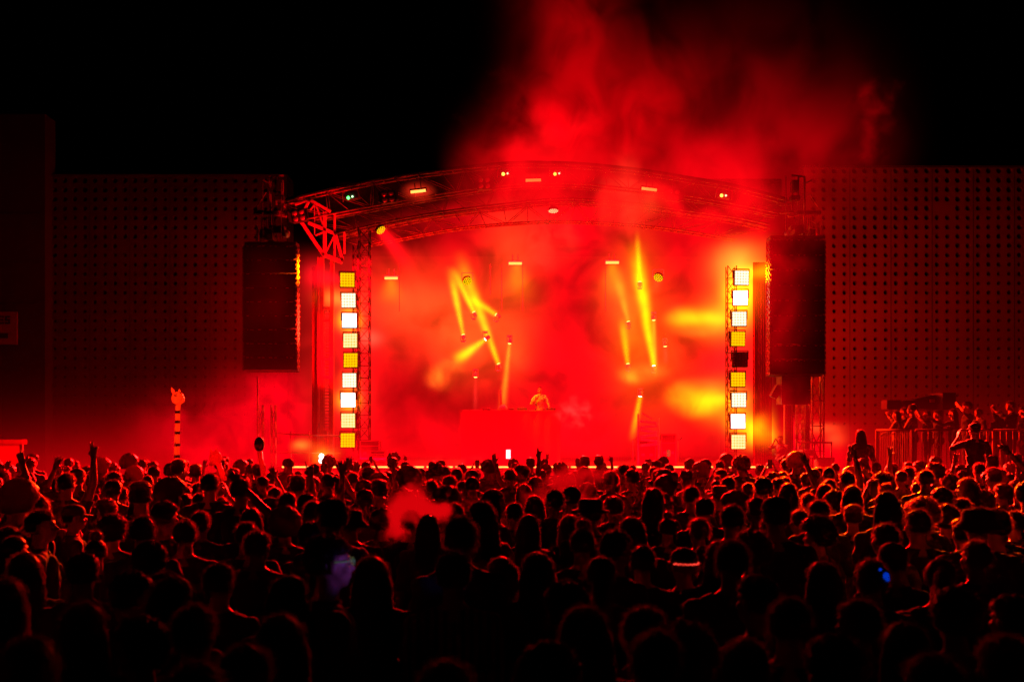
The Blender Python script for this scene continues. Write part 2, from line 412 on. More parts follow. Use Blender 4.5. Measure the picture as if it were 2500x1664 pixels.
# --- speaker arrays
def line_array(px0,px1,y0,y1,Y,n,label):
    x0,x1=XW(px0,Y),XW(px1,Y); zt,zb=ZW(y0,Y),ZW(y1,Y); t=thing('line_array',label,'speaker array',((x0+x1)/2,Y,zb))
    h=(zt-zb)/n
    for i in range(n):
        z=zt-h*(i+.5); tilt=Matrix.Rotation(math.radians(-1.5-i*.5),3,'X')
        c=Vector(((x0+x1)/2,Y+.3,z))
        p=part(MB().box(c,(x1-x0,.6,h-.025),tilt),'speaker_cabinet',M_BLACK,t,bevel=.008)
        mb=MB()
        for sx in(-1,1):
            mb.box(c+Vector((sx*(x1-x0)*.27,-.305,0)),((x1-x0)*.40,.02,h*.78),tilt)
        mb.box(c+Vector((0,-.3,0)),((x1-x0)*.10,.02,h*.8),tilt)
        g=mb.build('grille',M_BLACK,None); g.parent=p; g.location=(0,0,0)
        g.data.transform(Matrix.Translation(-Vector(t.location)))
        mb=MB()
        for fx in(-.42,-.34,-.2,-.12,.02,.12,.34,.42):
            if random.random()<.85: mb.box(c+Vector((fx*(x1-x0),-.33,h*.5-.02)),(random.uniform(.03,.12),.02,.018),tilt)
        g=mb.build('rigging_pin',M_STEEL,None); g.parent=p; g.data.transform(Matrix.Translation(-Vector(t.location)))
    mb=MB()
    for sx in(x0-.02,x1+.02):
        for k in range(n*3):
            z=zb+(zt-zb)*(k+.5)/(n*3); mb.box((sx,Y+.02+.03*(k%2),z),(.05,.10,(zt-zb)/(n*3)*.6))
    mb.box((x0-.02,Y+.09,(zb+zt)/2),(.03,.03,zt-zb)); mb.box((x1+.02,Y+.09,(zb+zt)/2),(.03,.03,zt-zb))
    part(mb,'side_rigging',mat('dark rigging steel',(.09,.09,.09),.4,.3),t)
    ex=(x1+.09) if x1<0 else (x0-.09); mb=MB(); nk=int((zt-zb)/.09)
    for k in range(nk):
        z=zb+k*.09; o_=.025*(1 if k%2 else -1)
        mb.tube((ex+o_,Y-.02,z),(ex+o_*.4,Y-.02,z+.08),.019,n=8); mb.tube((ex-.045,Y+.03,z),(ex-.045+.01*(k%3),Y+.03,z+.085),.017,n=8)
    part(mb,'edge_chain',M_STEEL,t,True)
    mb=MB(); mb.box(((x0+x1)/2,Y+.3,zt+.1),(x1-x0,.5,.09)); mb.box(((x0+x1)/2,Y+.3,zt+.28),(.2,.7,.16))
    part(mb,'fly_frame',M_DARKST,t,bevel=.01)
    mb=MB()
    for sx in(-.3,.3):
        for k in range(24):
            z=zt+.3+k*.075; mb.tube(((x0+x1)/2+sx+(.012 if k%2 else 0),Y+.3,z),((x0+x1)/2+sx,Y+.3+(.012 if k%2 else 0),z+.085),.014,n=6)
    part(mb,'hoist_chain',M_STEEL,t)
    return t
line_array(1882,2013,585,916,32.0,9,'tall black hanging speaker array right of the stage')
line_array(595,722,600,905,32.0,9,'dim black hanging speaker array left of the stage')
t=thing('sub_speaker','black two-part speaker hung below the right speaker array','speaker',W(1945,985,32.2))
for k in(0,1):
    z=ZW(916+18+35*k,32.2); part(MB().box((XW(1945,32.2),32.6,z),(.93,.7,.45)),'speaker_cabinet',M_BLACK,t,bevel=.01)
    part(MB().box((XW(1945,32.2),32.235,z),(.85,.02,.38)),'grille',M_BLACK,t)
part(MB().box((XW(1902,32.2),32.6,ZW(955,32.2)),(.22,.3,.42),Matrix.Rotation(.5,3,'Y')),'side_horn',M_BLACK,t,bevel=.02)

# top-of-tower clutter: lifting towers with motors and a small side truss
def tower_head(q,label,Yt=33.0):
    t=thing('tower_head',label,'lifting tower',(XW(q(655),Yt),Yt,ZW(600,Yt)))
    mb=MB()
    for x0,y0,x1,y1,w in((660,430,660,600,.06),(675,432,675,500,.05),(690,440,690,520,.05),(642,440,660,448,.04),(660,432,692,428,.05),(655,520,700,528,.08),(630,515,720,520,.06),(628,548,628,596,.05),(640,550,636,592,.03),(628,550,640,596,.02),(650,470,628,505,.02),(690,500,720,500,.04)):
        mb.bar(W(q(x0),y0,Yt),W(q(x1),y1,Yt),w); mb.bar(W(q(x0),y0,Yt+.5),W(q(x1),y1,Yt+.5),w)
    part(mb,'frame_tube',M_ALU,t)
    mb=MB(); mb.box(W(q(684),455,Yt),(.2,.35,.35)); mb.box(W(q(684),485,Yt),(.3,.3,.16)); mb.box(W(q(653),573,Yt),(.42,.4,.32)); mb.box(W(q(678),562,Yt),(.5,.35,.26)); mb.box(W(q(650),520,Yt-.1),(.8,.2,.12))
    part(mb,'hoist_motor',M_BLACK,t,bevel=.02)
    mb=MB()
    for k in range(7): mb.tube(W(q(640+k*5),530,Yt-.2),W(q(636+k*7+random.uniform(-4,4)),600,Yt-.15),.012,n=6)
    part(mb,'cable',M_BLACK,t,True)
    mb=MB(); mb.tube(W(q(695),571,Yt-.3),W(q(700),571,Yt-.42),.12,.13,n=14); part(mb,'spot_lens',mat('lens glass',(.3,.3,.3),.15,spec=1),t,True)
tower_head(lambda p:p,'cluttered lifting tower head with hoists above the left speaker array')
tower_head(lambda p:2624-p,'hazy lifting tower head with antenna above the right speaker array')
post_truss('truss_stub','short lit truss stub beside the top of the right speaker array','truss',XW(1988,32.6),32.6,ZW(582,32.6),ZW(540,32.6),.42,.02,M_ALU,step=.28)

# ================================================================== LIGHT FIXTURES
E_Y=emit('lens amber',(1,.60,.0),1.05); E_YB=emit('lens amber base',(1,.28,.0),.8)
E_YW=emit('lens pale yellow',(1,.86,.36),1.1); E_YWB=emit('lens pale base',(1,.55,.02),1.)
E_W=emit('lens white',(1,.93,.72),1.25); E_WB=emit('lens white base',(1,.62,.2),1.)
E_H=emit('lens hot white',(1,1,.93),3.0)
M_OFF=mat('unlit lens',(.05,.04,.04),.2,spec=.8)
def blinder(px,py,Y,kind,label,rx=0,rz=0,sz=.47):
    t=thing('led_blinder',label,'stage light',W(px,py,Y),rz,group='square LED blinders on the light columns')
    t.rotation_euler=(rx,0,rz)
    MB().box((0,.09,0),(sz+.05,.16,sz+.05)).build('housing',M_BLACK,t,bevel=.015)
    if kind=='off': ml,mbase=M_OFF,M_BLACK
    else: ml,mbase={'y':(E_Y,E_YB),'yw':(E_YW,E_YWB),'w':(E_W,E_WB),'h':(E_H,E_H)}[kind]
    MB().box((0,0,0),(sz,.012,sz)).build('face_plate',mbase,t)
    mb=MB(); st=sz/5
    for i in range(5):
        for j in range(5): 
            mb.lathe((-sz/2+st*(i+.5),-.006,-sz/2+st*(j+.5)),[(st*.5,0),(st*.46,.02),(st*.2,.035)],n=10,R=Matrix.Rotation(math.pi/2,3,'X'))
    mb.build('lens_array',ml,t)
    mb=MB(); mb.bar((-.28,.1,0),(-.28,.1,.3),.03,.02); mb.bar((.28,.1,0),(.28,.1,.3),.03,.02); mb.bar((-.28,.1,.3),(.28,.1,.3),.03,.02)
    mb.build('yoke',M_DARKST,t)
    return t
LB=[(848,683,'y'),(851,733,'w'),(853,782,'h'),(855,831,'yw'),(856,879,'y'),(853,928,'w'),(850,976,'h'),(850,1026,'yw'),(849,1074,'y')]
RB=[(1811,678,'w'),(1808,727,'h'),(1805,778,'w'),(1802,827,'y'),(1807,877,'off'),(1802,926,'y'),(1804,976,'w'),(1802,1028,'h'),(1803,1078,'yw')]
kn={'y':'amber','yw':'pale yellow','w':'white','h':'glaring white','off':'unlit'}
for i,(px,py,k) in enumerate(LB): blinder(px,py,33.3,k,'%s square LED blinder, %s from top of left light column'%(kn[k],lab[i]),rz=random.uniform(-.15,.12),rx=random.uniform(-.08,.08))
for i,(px,py,k) in enumerate(RB): blinder(px,py,33.3,k,'%s square LED blinder, %s from top of right light column'%(kn[k],lab[i]),rz=random.uniform(-.12,.12),rx=random.uniform(-.06,.06))

M_HAZE_GREY=mat('haze lightened grey',(.5,.5,.5),.6)  # lightened so gear fades into the haze, veil put into its colour
def strip_light(px,py,Y,label,w=.44,rot=0,bright=6,side=False):
    t=thing('strip_light',label,'stage light',W(px,py,Y),group='short glowing strip lights'); t.rotation_euler=(0,rot,0)
    MB().box((0,.12,.05),(w+.06,.2,.12)).build('housing',M_BLACK if Y<34 else M_HAZE_GREY,t,bevel=.01)
    MB().box((0,0,0),(w,.03,.085)).build('tube',emit('strip tube',(1,.17,.03),5.),t)
    MB().tube((-.1,.12,.1),(-.1,.12,.35),.015).tube((.1,.12,.1),(.1,.12,.35),.015).build('clamp',M_DARKST if Y<34 else M_HAZE_GREY,t)
strip_light(1021,467,32.9,'bright strip light on the front truss near its left end',.5,-.11)
strip_light(1302,440,32.9,'bright strip light at the middle of the front truss',.5,-.03)
strip_light(1585,462,32.9,'bright strip light on the right part of the front truss',.5,.12)
strip_light(955,679,36.2,'strip light inside the stage, leftmost of the low three',.47)
strip_light(1258,643,36.2,'strip light inside the stage, middle of the low three',.47)
strip_light(1495,641,36.2,'strip light inside the stage, rightmost of the low three',.47)

def four_lamp(px,py,label,rot=0):
    t=thing('four_lamp_blinder',label,'stage light',W(px,py,32.85),group='unlit four-lamp blinders on the front truss'); t.rotation_euler=(0,rot,0)
    MB().box((0,.15,0),(.48,.22,.42)).build('housing',M_BLACK,t,bevel=.02)
    for sx in(-1,1):
        for sz in(-1,1): MB().lathe((sx*.115,.03,sz*.1),[(.09,0),(.085,.02),(.03,.035)],n=14,R=Matrix.Rotation(math.pi/2,3,'X')).build('lamp',mat('blinder reflector',(.6,.55,.5),.25,.6),t,True)
    for s in(-1,1):
        MB().box((s*.27,.05,0),(.02,.25,.34),Matrix.Rotation(s*.5,3,'Z')).build('barn_door',M_DARKST,t)
four_lamp(947,479,'unlit four-lamp blinder on the front truss, left of the left strip light',-.12)
four_lamp(1182,446,'unlit four-lamp blinder on the front truss, between the left and middle strips',-.05)
four_lamp(1645,474,'unlit four-lamp blinder on the front truss, right of the right strip light',.12)
four_lamp(728,525,'unlit four-lamp blinder at the left corner of the front truss',-.2)

def spot(px,py,c1,label,rot=0):
    t=thing('wash_spot',label,'stage light',W(px,py,32.8),group='small wash spots on the front truss'); t.rotation_euler=(0,rot,0)
    MB().box((.03,.1,.08),(.42,.26,.26)).build('housing',M_CASE,t,bevel=.03)
    MB().sph((-.07,-.05,0),.055).build('lens',emit('spot lens '+c1[0],c1[1],c1[2]),t,True)
    MB().sph((.07,-.05,.02),.032).build('status_light',emit('status lens '+c1[0],c1[3],3),t,True)
    mb=MB(); mb.bar((-.24,0,.2),(-.26,0,-.1),.03); mb.bar((.27,0,.2),(.29,0,-.08),.03); mb.bar((-.24,0,.2),(.27,0,.22),.03); mb.build('yoke',M_STEEL,t)
G=('green',(.1,1,.15),4,(.6,1,.5)); Yl=('yellow',(1,.55,.06),5,(1,.85,.5))
spot(856,483,G,'wash spot with a green lit lens on the left of the front truss',-.15)
spot(1234,426,Yl,'wash spot with yellow lens, left of the middle strip light')
spot(1360,426,Yl,'wash spot with yellow lens, right of the middle strip light')
spot(1766,479,Yl,'wash spot with yellow lens near the right end of the front truss',.15)

M_HAZE_GREY=mat('haze lightened grey',(.5,.5,.5),.6)
def fixture(lens,aim,Y,label,hot=False,r=.075,par=False,Ya=None):
    """moving head (or flat LED par) with its lens at LENS px, looking towards AIM px"""
    p=W(*lens,Y); q=W(*aim,Ya or Y); d=(q-p).normalized()
    t=thing('led_par' if par else 'moving_head',label,'stage light',p,group='LED pars inside the stage' if par else 'moving head beam lights inside the stage')
    x=d.orthogonal().normalized(); R=Matrix((x,d.cross(x),d)).transposed()
    if par:
        MB().lathe((0,0,0),[(.10,-.16),(.17,-.10),(.175,-.01)],n=20,R=R).build('housing',M_BLACK,t,True)
        mb=MB()
        for i in range(19):
            rr=0 if i==0 else (.075 if i<7 else .142); a=0 if i==0 else (i*math.pi/3 if i<7 else i*math.pi/6)
            mb.lathe(R@Vector((rr*math.cos(a),rr*math.sin(a),0)),[(.030,-.005),(.026,.012),(.01,.018)],n=8,R=R)
        mb.build('lens_array',E_YW if hot else E_Y,t)
    else:
        MB().lathe((0,0,0),[(.04,-.20),(.07,-.17),(.078,-.09),(r+.008,-.01)],n=18,R=R).build('head',M_HAZE_GREY,t,True)
        MB().lathe((0,0,0),[(r,-.008),(r*.9,.015),(r*.4,.03)],n=16,R=R).build('lens',E_H if hot else emit('beam lens amber',(1,.62,.12),2.2),t,True)
        b=Vector((0,.02,-.25)) if d.z>-.2 else Vector((0,.02,.25))
        MB().box(b,(.15,.12,.06)).build('base',M_HAZE_GREY,t,bevel=.01)
    mb=MB(); z=-.22 if (d.z>-.2 and not par) else .3; hw=.2 if par else .095; bw=.018
    for s in(-1,1): mb.bar((s*hw,.0,z),(s*hw,-.0,-.02 if z<0 else .02),bw)
    mb.bar((-hw,0,z),(hw,0,z),bw); mb.build('yoke',M_HAZE_GREY,t)
    return t

# ================================================================== VOLUMES (haze, smoke, beams: stage light put in as emission)
def vol_nodes(name):
    m=bpy.data.materials.new(name); m.use_nodes=True; nt=m.node_tree; nt.nodes.clear()
    return m,nt.nodes,nt.links
def mth(N,L,op,a,b=None,c=None):
    n=N.new('ShaderNodeMath'); n.operation=op
    for i,v in enumerate((a,b,c)):
        if v is None: continue
        if isinstance(v,(int,float)): n.inputs[i].default_value=v
        else: L.new(v,n.inputs[i])
    return n.outputs[0]
def vmth(N,L,op,a,b=None):
    n=N.new('ShaderNodeVectorMath'); n.operation=op
    for i,v in enumerate((a,b)):
        if v is None: continue
        if isinstance(v,(tuple,list,Vector)): n.inputs[i].default_value=tuple(v)
        else: L.new(v,n.inputs[i])
    return n
def gauss(N,L,P,c,s):
    d=vmth(N,L,'SUBTRACT',P,tuple(c)).outputs[0]
    d=vmth(N,L,'MULTIPLY',d,tuple(1/max(1e-3,k) for k in s)).outputs[0]
    q=vmth(N,L,'DOT_PRODUCT',d,d).outputs['Value']
    return mth(N,L,'EXPONENT',mth(N,L,'MULTIPLY',q,-1.0))
HOTK=2.2
def smoke(name,label,bounds,blobs,color=(1,0,.007),absorb=0.,nscale=.6,ndetail=3,nlo=.35,nhi=.65,ndist=.6,nmin=0.,stretch=(1,1,1),step=1.,seed=0,hot=(),cat='smoke',ell=False,rough=.55,base=0.,window=.6,plain=False,erode=None):  # smoke glows by its own emission, no lamp lights it
    """BLOBS: (center, radii, amplitude) gaussians, times noise contrast; HOT: extra (center, radii, amp, colour) gaussians added with half noise"""
    (x0,x1),(y0,y1),(z0,z1)=bounds
    m,N,L=vol_nodes(name+' volume'); out=N.new('ShaderNodeOutputMaterial'); geo=N.new('ShaderNodeNewGeometry'); P=geo.outputs['Position']
    v=vmth(N,L,'MULTIPLY',P,stretch).outputs[0]; v=vmth(N,L,'ADD',v,(seed*7.1,seed*3.3,seed*5.7)).outputs[0]
    nz=N.new('ShaderNodeTexNoise'); nz.inputs['Scale'].default_value=nscale; nz.inputs['Detail'].default_value=ndetail; nz.inputs['Roughness'].default_value=rough; nz.inputs['Distortion'].default_value=ndist
    L.new(v,nz.inputs['Vector'])
    mr=N.new('ShaderNodeMapRange'); mr.interpolation_type='SMOOTHSTEP'; L.new(nz.outputs['Fac'],mr.inputs[0])
    for i,k in enumerate((nlo,nhi,nmin,1.)): mr.inputs[1+i].default_value=k
    nf=mr.outputs[0]
    tot=None
    for c,s,a in blobs:
        gg=mth(N,L,'MULTIPLY',gauss(N,L,P,c,s),a); tot=gg if tot is None else mth(N,L,'ADD',tot,gg)
    if base: tot=mth(N,L,'ADD',tot,base)
    cc_=((x0+x1)/2,(y0+y1)/2,(z0+z1)/2); hh=((x1-x0)/2,(y1-y0)/2,(z1-z0)/2)
    wn=None
    if window:
        u=vmth(N,L,'SUBTRACT',P,cc_).outputs[0]; u=vmth(N,L,'MULTIPLY',u,tuple(1/h for h in hh)).outputs[0]
        if ell: r=vmth(N,L,'LENGTH',u).outputs['Value']
        else:
            ua=vmth(N,L,'ABSOLUTE',u).outputs[0]; sx=N.new('ShaderNodeSeparateXYZ'); L.new(ua,sx.inputs[0]); r=mth(N,L,'MAXIMUM',sx.outputs[0],sx.outputs[2])
        wr_=N.new('ShaderNodeMapRange'); wr_.interpolation_type='SMOOTHSTEP'; L.new(r,wr_.inputs[0])
        for i_,k_ in enumerate((window,1.,1.,0.)): wr_.inputs[1+i_].default_value=k_
        wn=wr_.outputs[0]; nf=mth(N,L,'MULTIPLY',nf,wn) if not plain else wn
    if erode:
        amp,er,lo,hi=erode
        q=mth(N,L,'ADD',tot,mth(N,L,'MULTIPLY',mth(N,L,'SUBTRACT',nz.outputs['Fac'],.5),er))
        em=N.new('ShaderNodeMapRange'); em.interpolation_type='SMOOTHSTEP'; L.new(q,em.inputs[0])
        for i_,k_ in enumerate((lo,hi,0.,amp)): em.inputs[1+i_].default_value=k_
        f=mth(N,L,'MULTIPLY',em.outputs[0],wn)
    else: f=mth(N,L,'MULTIPLY',tot,nf)
    cm=vmth(N,L,'SCALE',tuple(color)); L.new(f,cm.inputs['Scale']); colr=cm.outputs[0]
    for c,s,a,cc in hot:
        gg=mth(N,L,'MULTIPLY',gauss(N,L,P,c,s),a*HOTK); gg=mth(N,L,'MULTIPLY',gg,mth(N,L,'MULTIPLY_ADD',nf,.75,.25))
        if wn is not None: gg=mth(N,L,'MULTIPLY',gg,wn)
        h=vmth(N,L,'SCALE',tuple(cc)); L.new(gg,h.inputs['Scale']); colr=vmth(N,L,'ADD',colr,h.outputs[0]).outputs[0]
    e=N.new('ShaderNodeEmission'); L.new(colr,e.inputs[0]); e.inputs[1].default_value=1
    if absorb:
        ab=N.new('ShaderNodeVolumeAbsorption'); ab.inputs[0].default_value=(.0,.0,.0,1); L.new(mth(N,L,'MULTIPLY',f,absorb),ab.inputs['Density'])
        ad=N.new('ShaderNodeAddShader'); L.new(e.outputs[0],ad.inputs[0]); L.new(ab.outputs[0],ad.inputs[1]); L.new(ad.outputs[0],out.inputs['Volume'])
    else: L.new(e.outputs[0],out.inputs['Volume'])
    c=Vector(((x0+x1)/2,(y0+y1)/2,(z0+z1)/2)); mb=MB()
    if ell: mb.sph((0,0,0),((x1-x0)/2,(y1-y0)/2,(z1-z0)/2),24,16)
    else: mb.box((0,0,0),(x1-x0,y1-y0,z1-z0))
    o=mb.build(name,m); o.location=c
    tag(o,label,cat,kind='stuff')
    dim=(x1-x0+y1-y0+z1-z0)/3
    m.cycles.volume_step_rate=max(.02,step/(dim/10.))
    return o

RED=(1,0,.005); ORG=(1,.16,.01); YEL=(1,.42,.0)
def G3(px,py,Y,rx,ry,depth,a): # gaussian given in photo pixels
    s=F/Y; return (W(px,py,Y),(rx/s,depth,ry/s),a)
def H3(px,py,Y,rx,ry,depth,a,c): return (*G3(px,py,Y,rx,ry,depth,a),c)

YH=39.7
smoke('glowing_stage_haze','self-glowing red haze filling the back of the stage',((XW(815,37.4),XW(1905,37.4)),(37.2,42.6),(1.18,ZW(440,37.4))),
  [G3(1180,740,YH,230,180,2.2,0.345),G3(1560,740,YH,170,200,2.2,0.345),G3(1330,930,YH,260,120,2.2,0.304),G3(1330,1060,YH,420,60,2.2,0.345),G3(1330,560,YH,220,110,2.2,0.325),G3(1790,640,YH,130,150,2.2,0.345),
   G3(1740,900,YH,160,120,2.2,0.304),G3(1330,470,YH,420,70,2.2,0.203),G3(890,900,YH,110,230,2.2,0.203),G3(980,760,YH,140,110,2.2,0.243)],
  color=(1,.001,.006),nscale=.55,ndetail=5,nlo=.38,nhi=.62,nmin=.16,step=.4,seed=1,window=.95,ndist=.8,
  hot=[H3(1010,750,YH,100,85,1.6,0.124,(1,.13,.012)),H3(1150,790,YH,80,90,1.5,0.124,(1,.15,.01)),H3(1250,700,YH,60,150,1.5,0.099,(1,.12,.012)),H3(1500,720,YH,45,90,1.5,0.099,(1,.10,.01)),H3(1550,760,YH,45,150,1.5,0.136,(1,.18,.0)),
       H3(1250,560,YH,70,100,1.5,0.03,(.6,.10,.012)),H3(1140,860,YH,80,70,1.5,0.074,(.6,.12,.01)),H3(1600,850,YH,80,130,1.6,0.099,(1,.16,.0)),H3(1245,860,YH,40,50,1.2,0.087,(1,.2,.01))])
# emissive slabs that paint the halos right behind the two light columns
smoke('emissive_column_glow','red and yellow emissive glow around the right light column',((XW(1660,34.6),XW(1905,34.6)),(33.65,36.9),(1.2,ZW(540,34.6))),
  [G3(1800,700,35.5,70,150,.9,1.1),G3(1810,950,35.5,70,190,.9,.9)],color=(1,.012,.008),nscale=.5,ndetail=2,nmin=.45,step=.4,seed=2,window=.8,
  hot=[H3(1808,722,34.6,30,40,.6,4.,(1,.26,0)),H3(1812,700,35.0,58,80,.8,.6,(1,.20,0)),H3(1848,1052,34.8,34,34,.6,2.2,(1,.26,0)),H3(1868,1072,34.8,34,24,.6,.9,(1,.2,.01)),H3(1755,780,35.4,50,40,.7,.8,(1,.2,0)),H3(1760,980,35.4,50,40,.7,.8,(1,.2,0)),
       H3(1850,664,34.4,46,14,.5,1.6,(1,.33,0)),H3(1800,640,35.4,50,40,.8,.5,(1,.25,.02)),H3(1804,778,34.4,22,22,.5,1.2,(1,.3,0)),H3(1804,976,34.4,22,22,.5,1.2,(1,.3,0)),H3(1802,1028,34.4,24,24,.5,2.,(1,.3,0))])
smoke('emissive_column_glow','red emissive glow around the left light column',((XW(690,34.7),XW(990,34.7)),(33.7,36.9),(1.2,ZW(580,34.7))),
  [G3(855,782,34.8,42,60,.8,1.6),G3(852,970,34.8,42,60,.8,1.6),G3(840,880,35.6,80,260,.9,.5),G3(760,900,35.6,60,140,.9,.28),G3(755,700,35.6,60,60,.9,.2)],color=(1,.01,.008),nscale=.5,ndetail=2,nmin=.45,step=.4,seed=3,window=.8,
  hot=[H3(853,782,34.2,20,20,.5,3.2,(1,.3,0)),H3(850,976,34.2,20,20,.5,3.2,(1,.3,0)),H3(851,733,34.2,18,18,.5,.8,(1,.2,0)),H3(853,928,34.2,18,18,.5,.8,(1,.2,0)),H3(815,728,34.6,30,18,.5,.8,(1,.14,.01)),H3(900,825,34.6,30,18,.5,.5,(1,.10,.05))])
smoke('glowing_smoke_cloud','self-glowing yellow smoke cloud right of the lowest blinders of the right light column',((XW(1805,33.1),XW(1945,33.1)),(32.6,33.7),(ZW(1125,33.1),ZW(985,33.1))),
  [G3(1860,1050,33.1,50,40,.35,.6)],color=RED,ell=True,nscale=1.6,nmin=.3,step=.15,seed=45,window=.6,
  hot=[H3(1846,1045,33.1,22,28,.3,2.0,(1,.26,0)),H3(1872,1068,33.1,28,16,.3,1.0,(1,.16,.0))])
# yellow beams left of the right column, put in as self-glowing clouds
def cloud(px0,px1,py0,py1,Y,dy,label,blobs,hot,**k):
    return smoke('glowing_smoke_cloud',label,((XW(px0,Y),XW(px1,Y)),(Y-dy,Y+dy),(ZW(py1,Y),ZW(py0,Y))),blobs,hot=hot,**k)
cloud(1590,1800,715,845,35.6,1.1,'self-glowing yellow smoke streaming left from upper right light column',[G3(1700,775,35.6,90,22,.6,.5)],
  [H3(1770,778,35.6,50,13,.5,1.0,(1,.24,0)),H3(1720,776,35.6,40,16,.6,1.0,(1,.26,0)),H3(1665,776,35.6,36,20,.6,.95,(1,.26,0)),H3(1700,812,35.6,70,14,.5,.3,(1,.2,.01))],color=RED,ell=True,nscale=.9,nmin=.4,step=.25,seed=4)
cloud(1590,1805,900,1045,35.6,1.2,'big self-glowing yellow smoke cloud left of lower right light column',[G3(1700,975,35.6,90,50,.7,.5)],
  [H3(1770,976,35.6,40,14,.5,1.0,(1,.24,0)),H3(1712,982,35.6,46,30,.6,1.15,(1,.26,0)),H3(1665,960,35.6,40,28,.6,.5,(1,.3,0)),H3(1760,930,35.6,60,20,.6,.25,(1,.16,.02))],color=RED,ell=True,nscale=1.0,nmin=.35,step=.25,seed=5,ndist=1.)
cloud(1465,1680,800,960,36.2,.9,'self-glowing orange smoke below the beams right of the performer',[G3(1570,900,36.2,70,35,.6,.3)],
  [H3(1535,925,36.2,26,20,.5,.85,(1,.30,.01)),H3(1590,910,36.2,40,22,.5,.4,(1,.2,.01)),H3(1520,815,36.2,30,26,.5,.4,(1,.3,.0))],color=RED,ell=True,nscale=1.2,nmin=.2,step=.22,seed=6,ndist=1.2)
cloud(1010,1250,850,980,36.2,.8,'self-glowing orange smoke at the end of the hot left beam',[G3(1080,905,36.2,50,40,.5,.25)],
  [H3(1065,922,36.2,24,24,.5,.8,(1,.22,.01)),H3(1100,890,36.2,26,18,.5,.45,(1,.2,.01)),H3(1050,940,36.2,18,12,.5,.4,(1,.16,.02))],color=RED,ell=True,nscale=1.5,nmin=.1,step=.2,seed=7,ndist=1.5)
smoke('glowing_smoke_cloud','pinkish red smoke drifting at the right end of the performer table',((XW(1320,35.2),XW(1490,35.2)),(34.6,35.8),(ZW(1080,35.2),ZW(950,35.2))),
  [G3(1400,1005,35.2,48,30,.4,1.)],color=(.5,.05,.04),ell=True,nscale=3.,ndetail=5,step=.1,seed=8,ndist=.6,erode=(1.2,3.,.4,1.2))
smoke('glowing_smoke_cloud','dense smoke billowing around the truss right of the performer',((XW(1430,34.9),XW(1620,34.9)),(34.1,35.9),(ZW(620,34.9),ZW(370,34.9))),
  [G3(1530,455,34.9,34,70,.5,1.),G3(1470,500,34.9,20,60,.5,.6),G3(1540,530,34.9,28,40,.5,.5),G3(1590,490,34.9,24,40,.4,.4)],color=(1,.055,.02),ell=True,nscale=.9,nlo=.3,nhi=.6,nmin=.05,step=.2,seed=9,ndist=1.2,absorb=.5)
smoke('glowing_smoke_cloud','pale red smoke hanging below the middle of the roof truss',((XW(1240,35.9),XW(1470,35.9)),(35.3,36.8),(ZW(700,35.9),ZW(480,35.9))),
  [G3(1310,580,35.9,50,55,.5,1.),G3(1390,560,35.9,26,60,.5,.7),G3(1330,640,35.9,40,40,.5,.5)],color=(.5,.035,.012),ell=True,nscale=1.3,nlo=.36,nhi=.62,step=.2,seed=10,ndist=.9,rough=.65)
# plume above the roof
YP=38.5
smoke('glowing_smoke_plume','tall red smoke plume rising above the middle of the stage roof',((XW(1040,YP),XW(1860,YP)),(36.6,40.2),(ZW(480,YP),ZW(-420,YP))),
  [G3(1350,405,YP,130,85,1.1,.9),G3(1350,310,YP,90,80,1.1,.6),G3(1425,200,YP,85,140,1.,.26),G3(1400,20,YP,95,190,1.,.20),G3(1620,300,YP,120,130,1.,.16),G3(1240,400,YP,90,40,1.,.35),G3(1560,330,YP,80,130,1.,.35),G3(1510,410,YP,60,60,1.,.7),G3(1620,250,YP,100,130,1.,.1)],
  color=(.85,0,.003),nscale=.62,ndetail=6,nlo=.36,nhi=.64,nmin=.10,stretch=(1,1,.65),step=.30,seed=11,ndist=1.0,window=.55)
smoke('glowing_smoke_plume','dim broad red smoke drifting above the right part of the roof',((XW(1480,YP),XW(2330,YP)),(37.2,39.8),(ZW(620,YP),ZW(-120,YP))),
  [G3(1780,430,YP,170,100,.9,.38),G3(1830,280,YP,140,130,.9,.12),G3(1980,380,YP,120,110,.9,.13),G3(2060,330,YP,110,130,.9,.05),G3(1800,120,YP,160,120,.9,.03),G3(1680,400,YP,90,90,.9,.25)],
  color=(1,0,.005),nscale=.40,ndetail=5,nlo=.34,nhi=.65,nmin=.15,stretch=(1,1,.7),step=.45,seed=12,ndist=.6)
smoke('glowing_smoke_wisp','thin curling smoke wisp above the perforated wall',((XW(2050,40),XW(2210,40)),(39.3,40.7),(ZW(425,40),ZW(185,40))),
  [G3(2112,390,40,18,44,.5,.60),G3(2118,320,40,18,50,.5,.55),G3(2138,270,40,30,40,.5,.5),G3(2108,225,40,22,30,.5,.55),G3(2128,215,40,26,20,.4,.18)],
  color=(1,0,.005),nscale=1.5,ndetail=5,step=.15,seed=13,ndist=.8,erode=(.22,1.6,.10,.95))
smoke('glowing_smoke_plume','bright billowing smoke just above the middle of the front truss',((XW(1080,YP-1),XW(1680,YP-1)),(36.2,38.6),(ZW(520,YP-1),ZW(150,YP-1))),
  [G3(1330,400,YP-1,90,90,.9,.95),G3(1370,320,YP-1,60,60,.8,.7),G3(1270,380,YP-1,70,50,.8,.6),G3(1310,280,YP-1,50,40,.8,.5),G3(1520,390,YP-1,40,40,.8,.7),G3(1440,300,YP-1,60,60,.8,.45)],
  color=(1,.004,.006),nscale=.95,ndetail=5,step=.2,seed=41,ndist=.5,rough=.6,erode=(.38,2.6,.25,1.5))
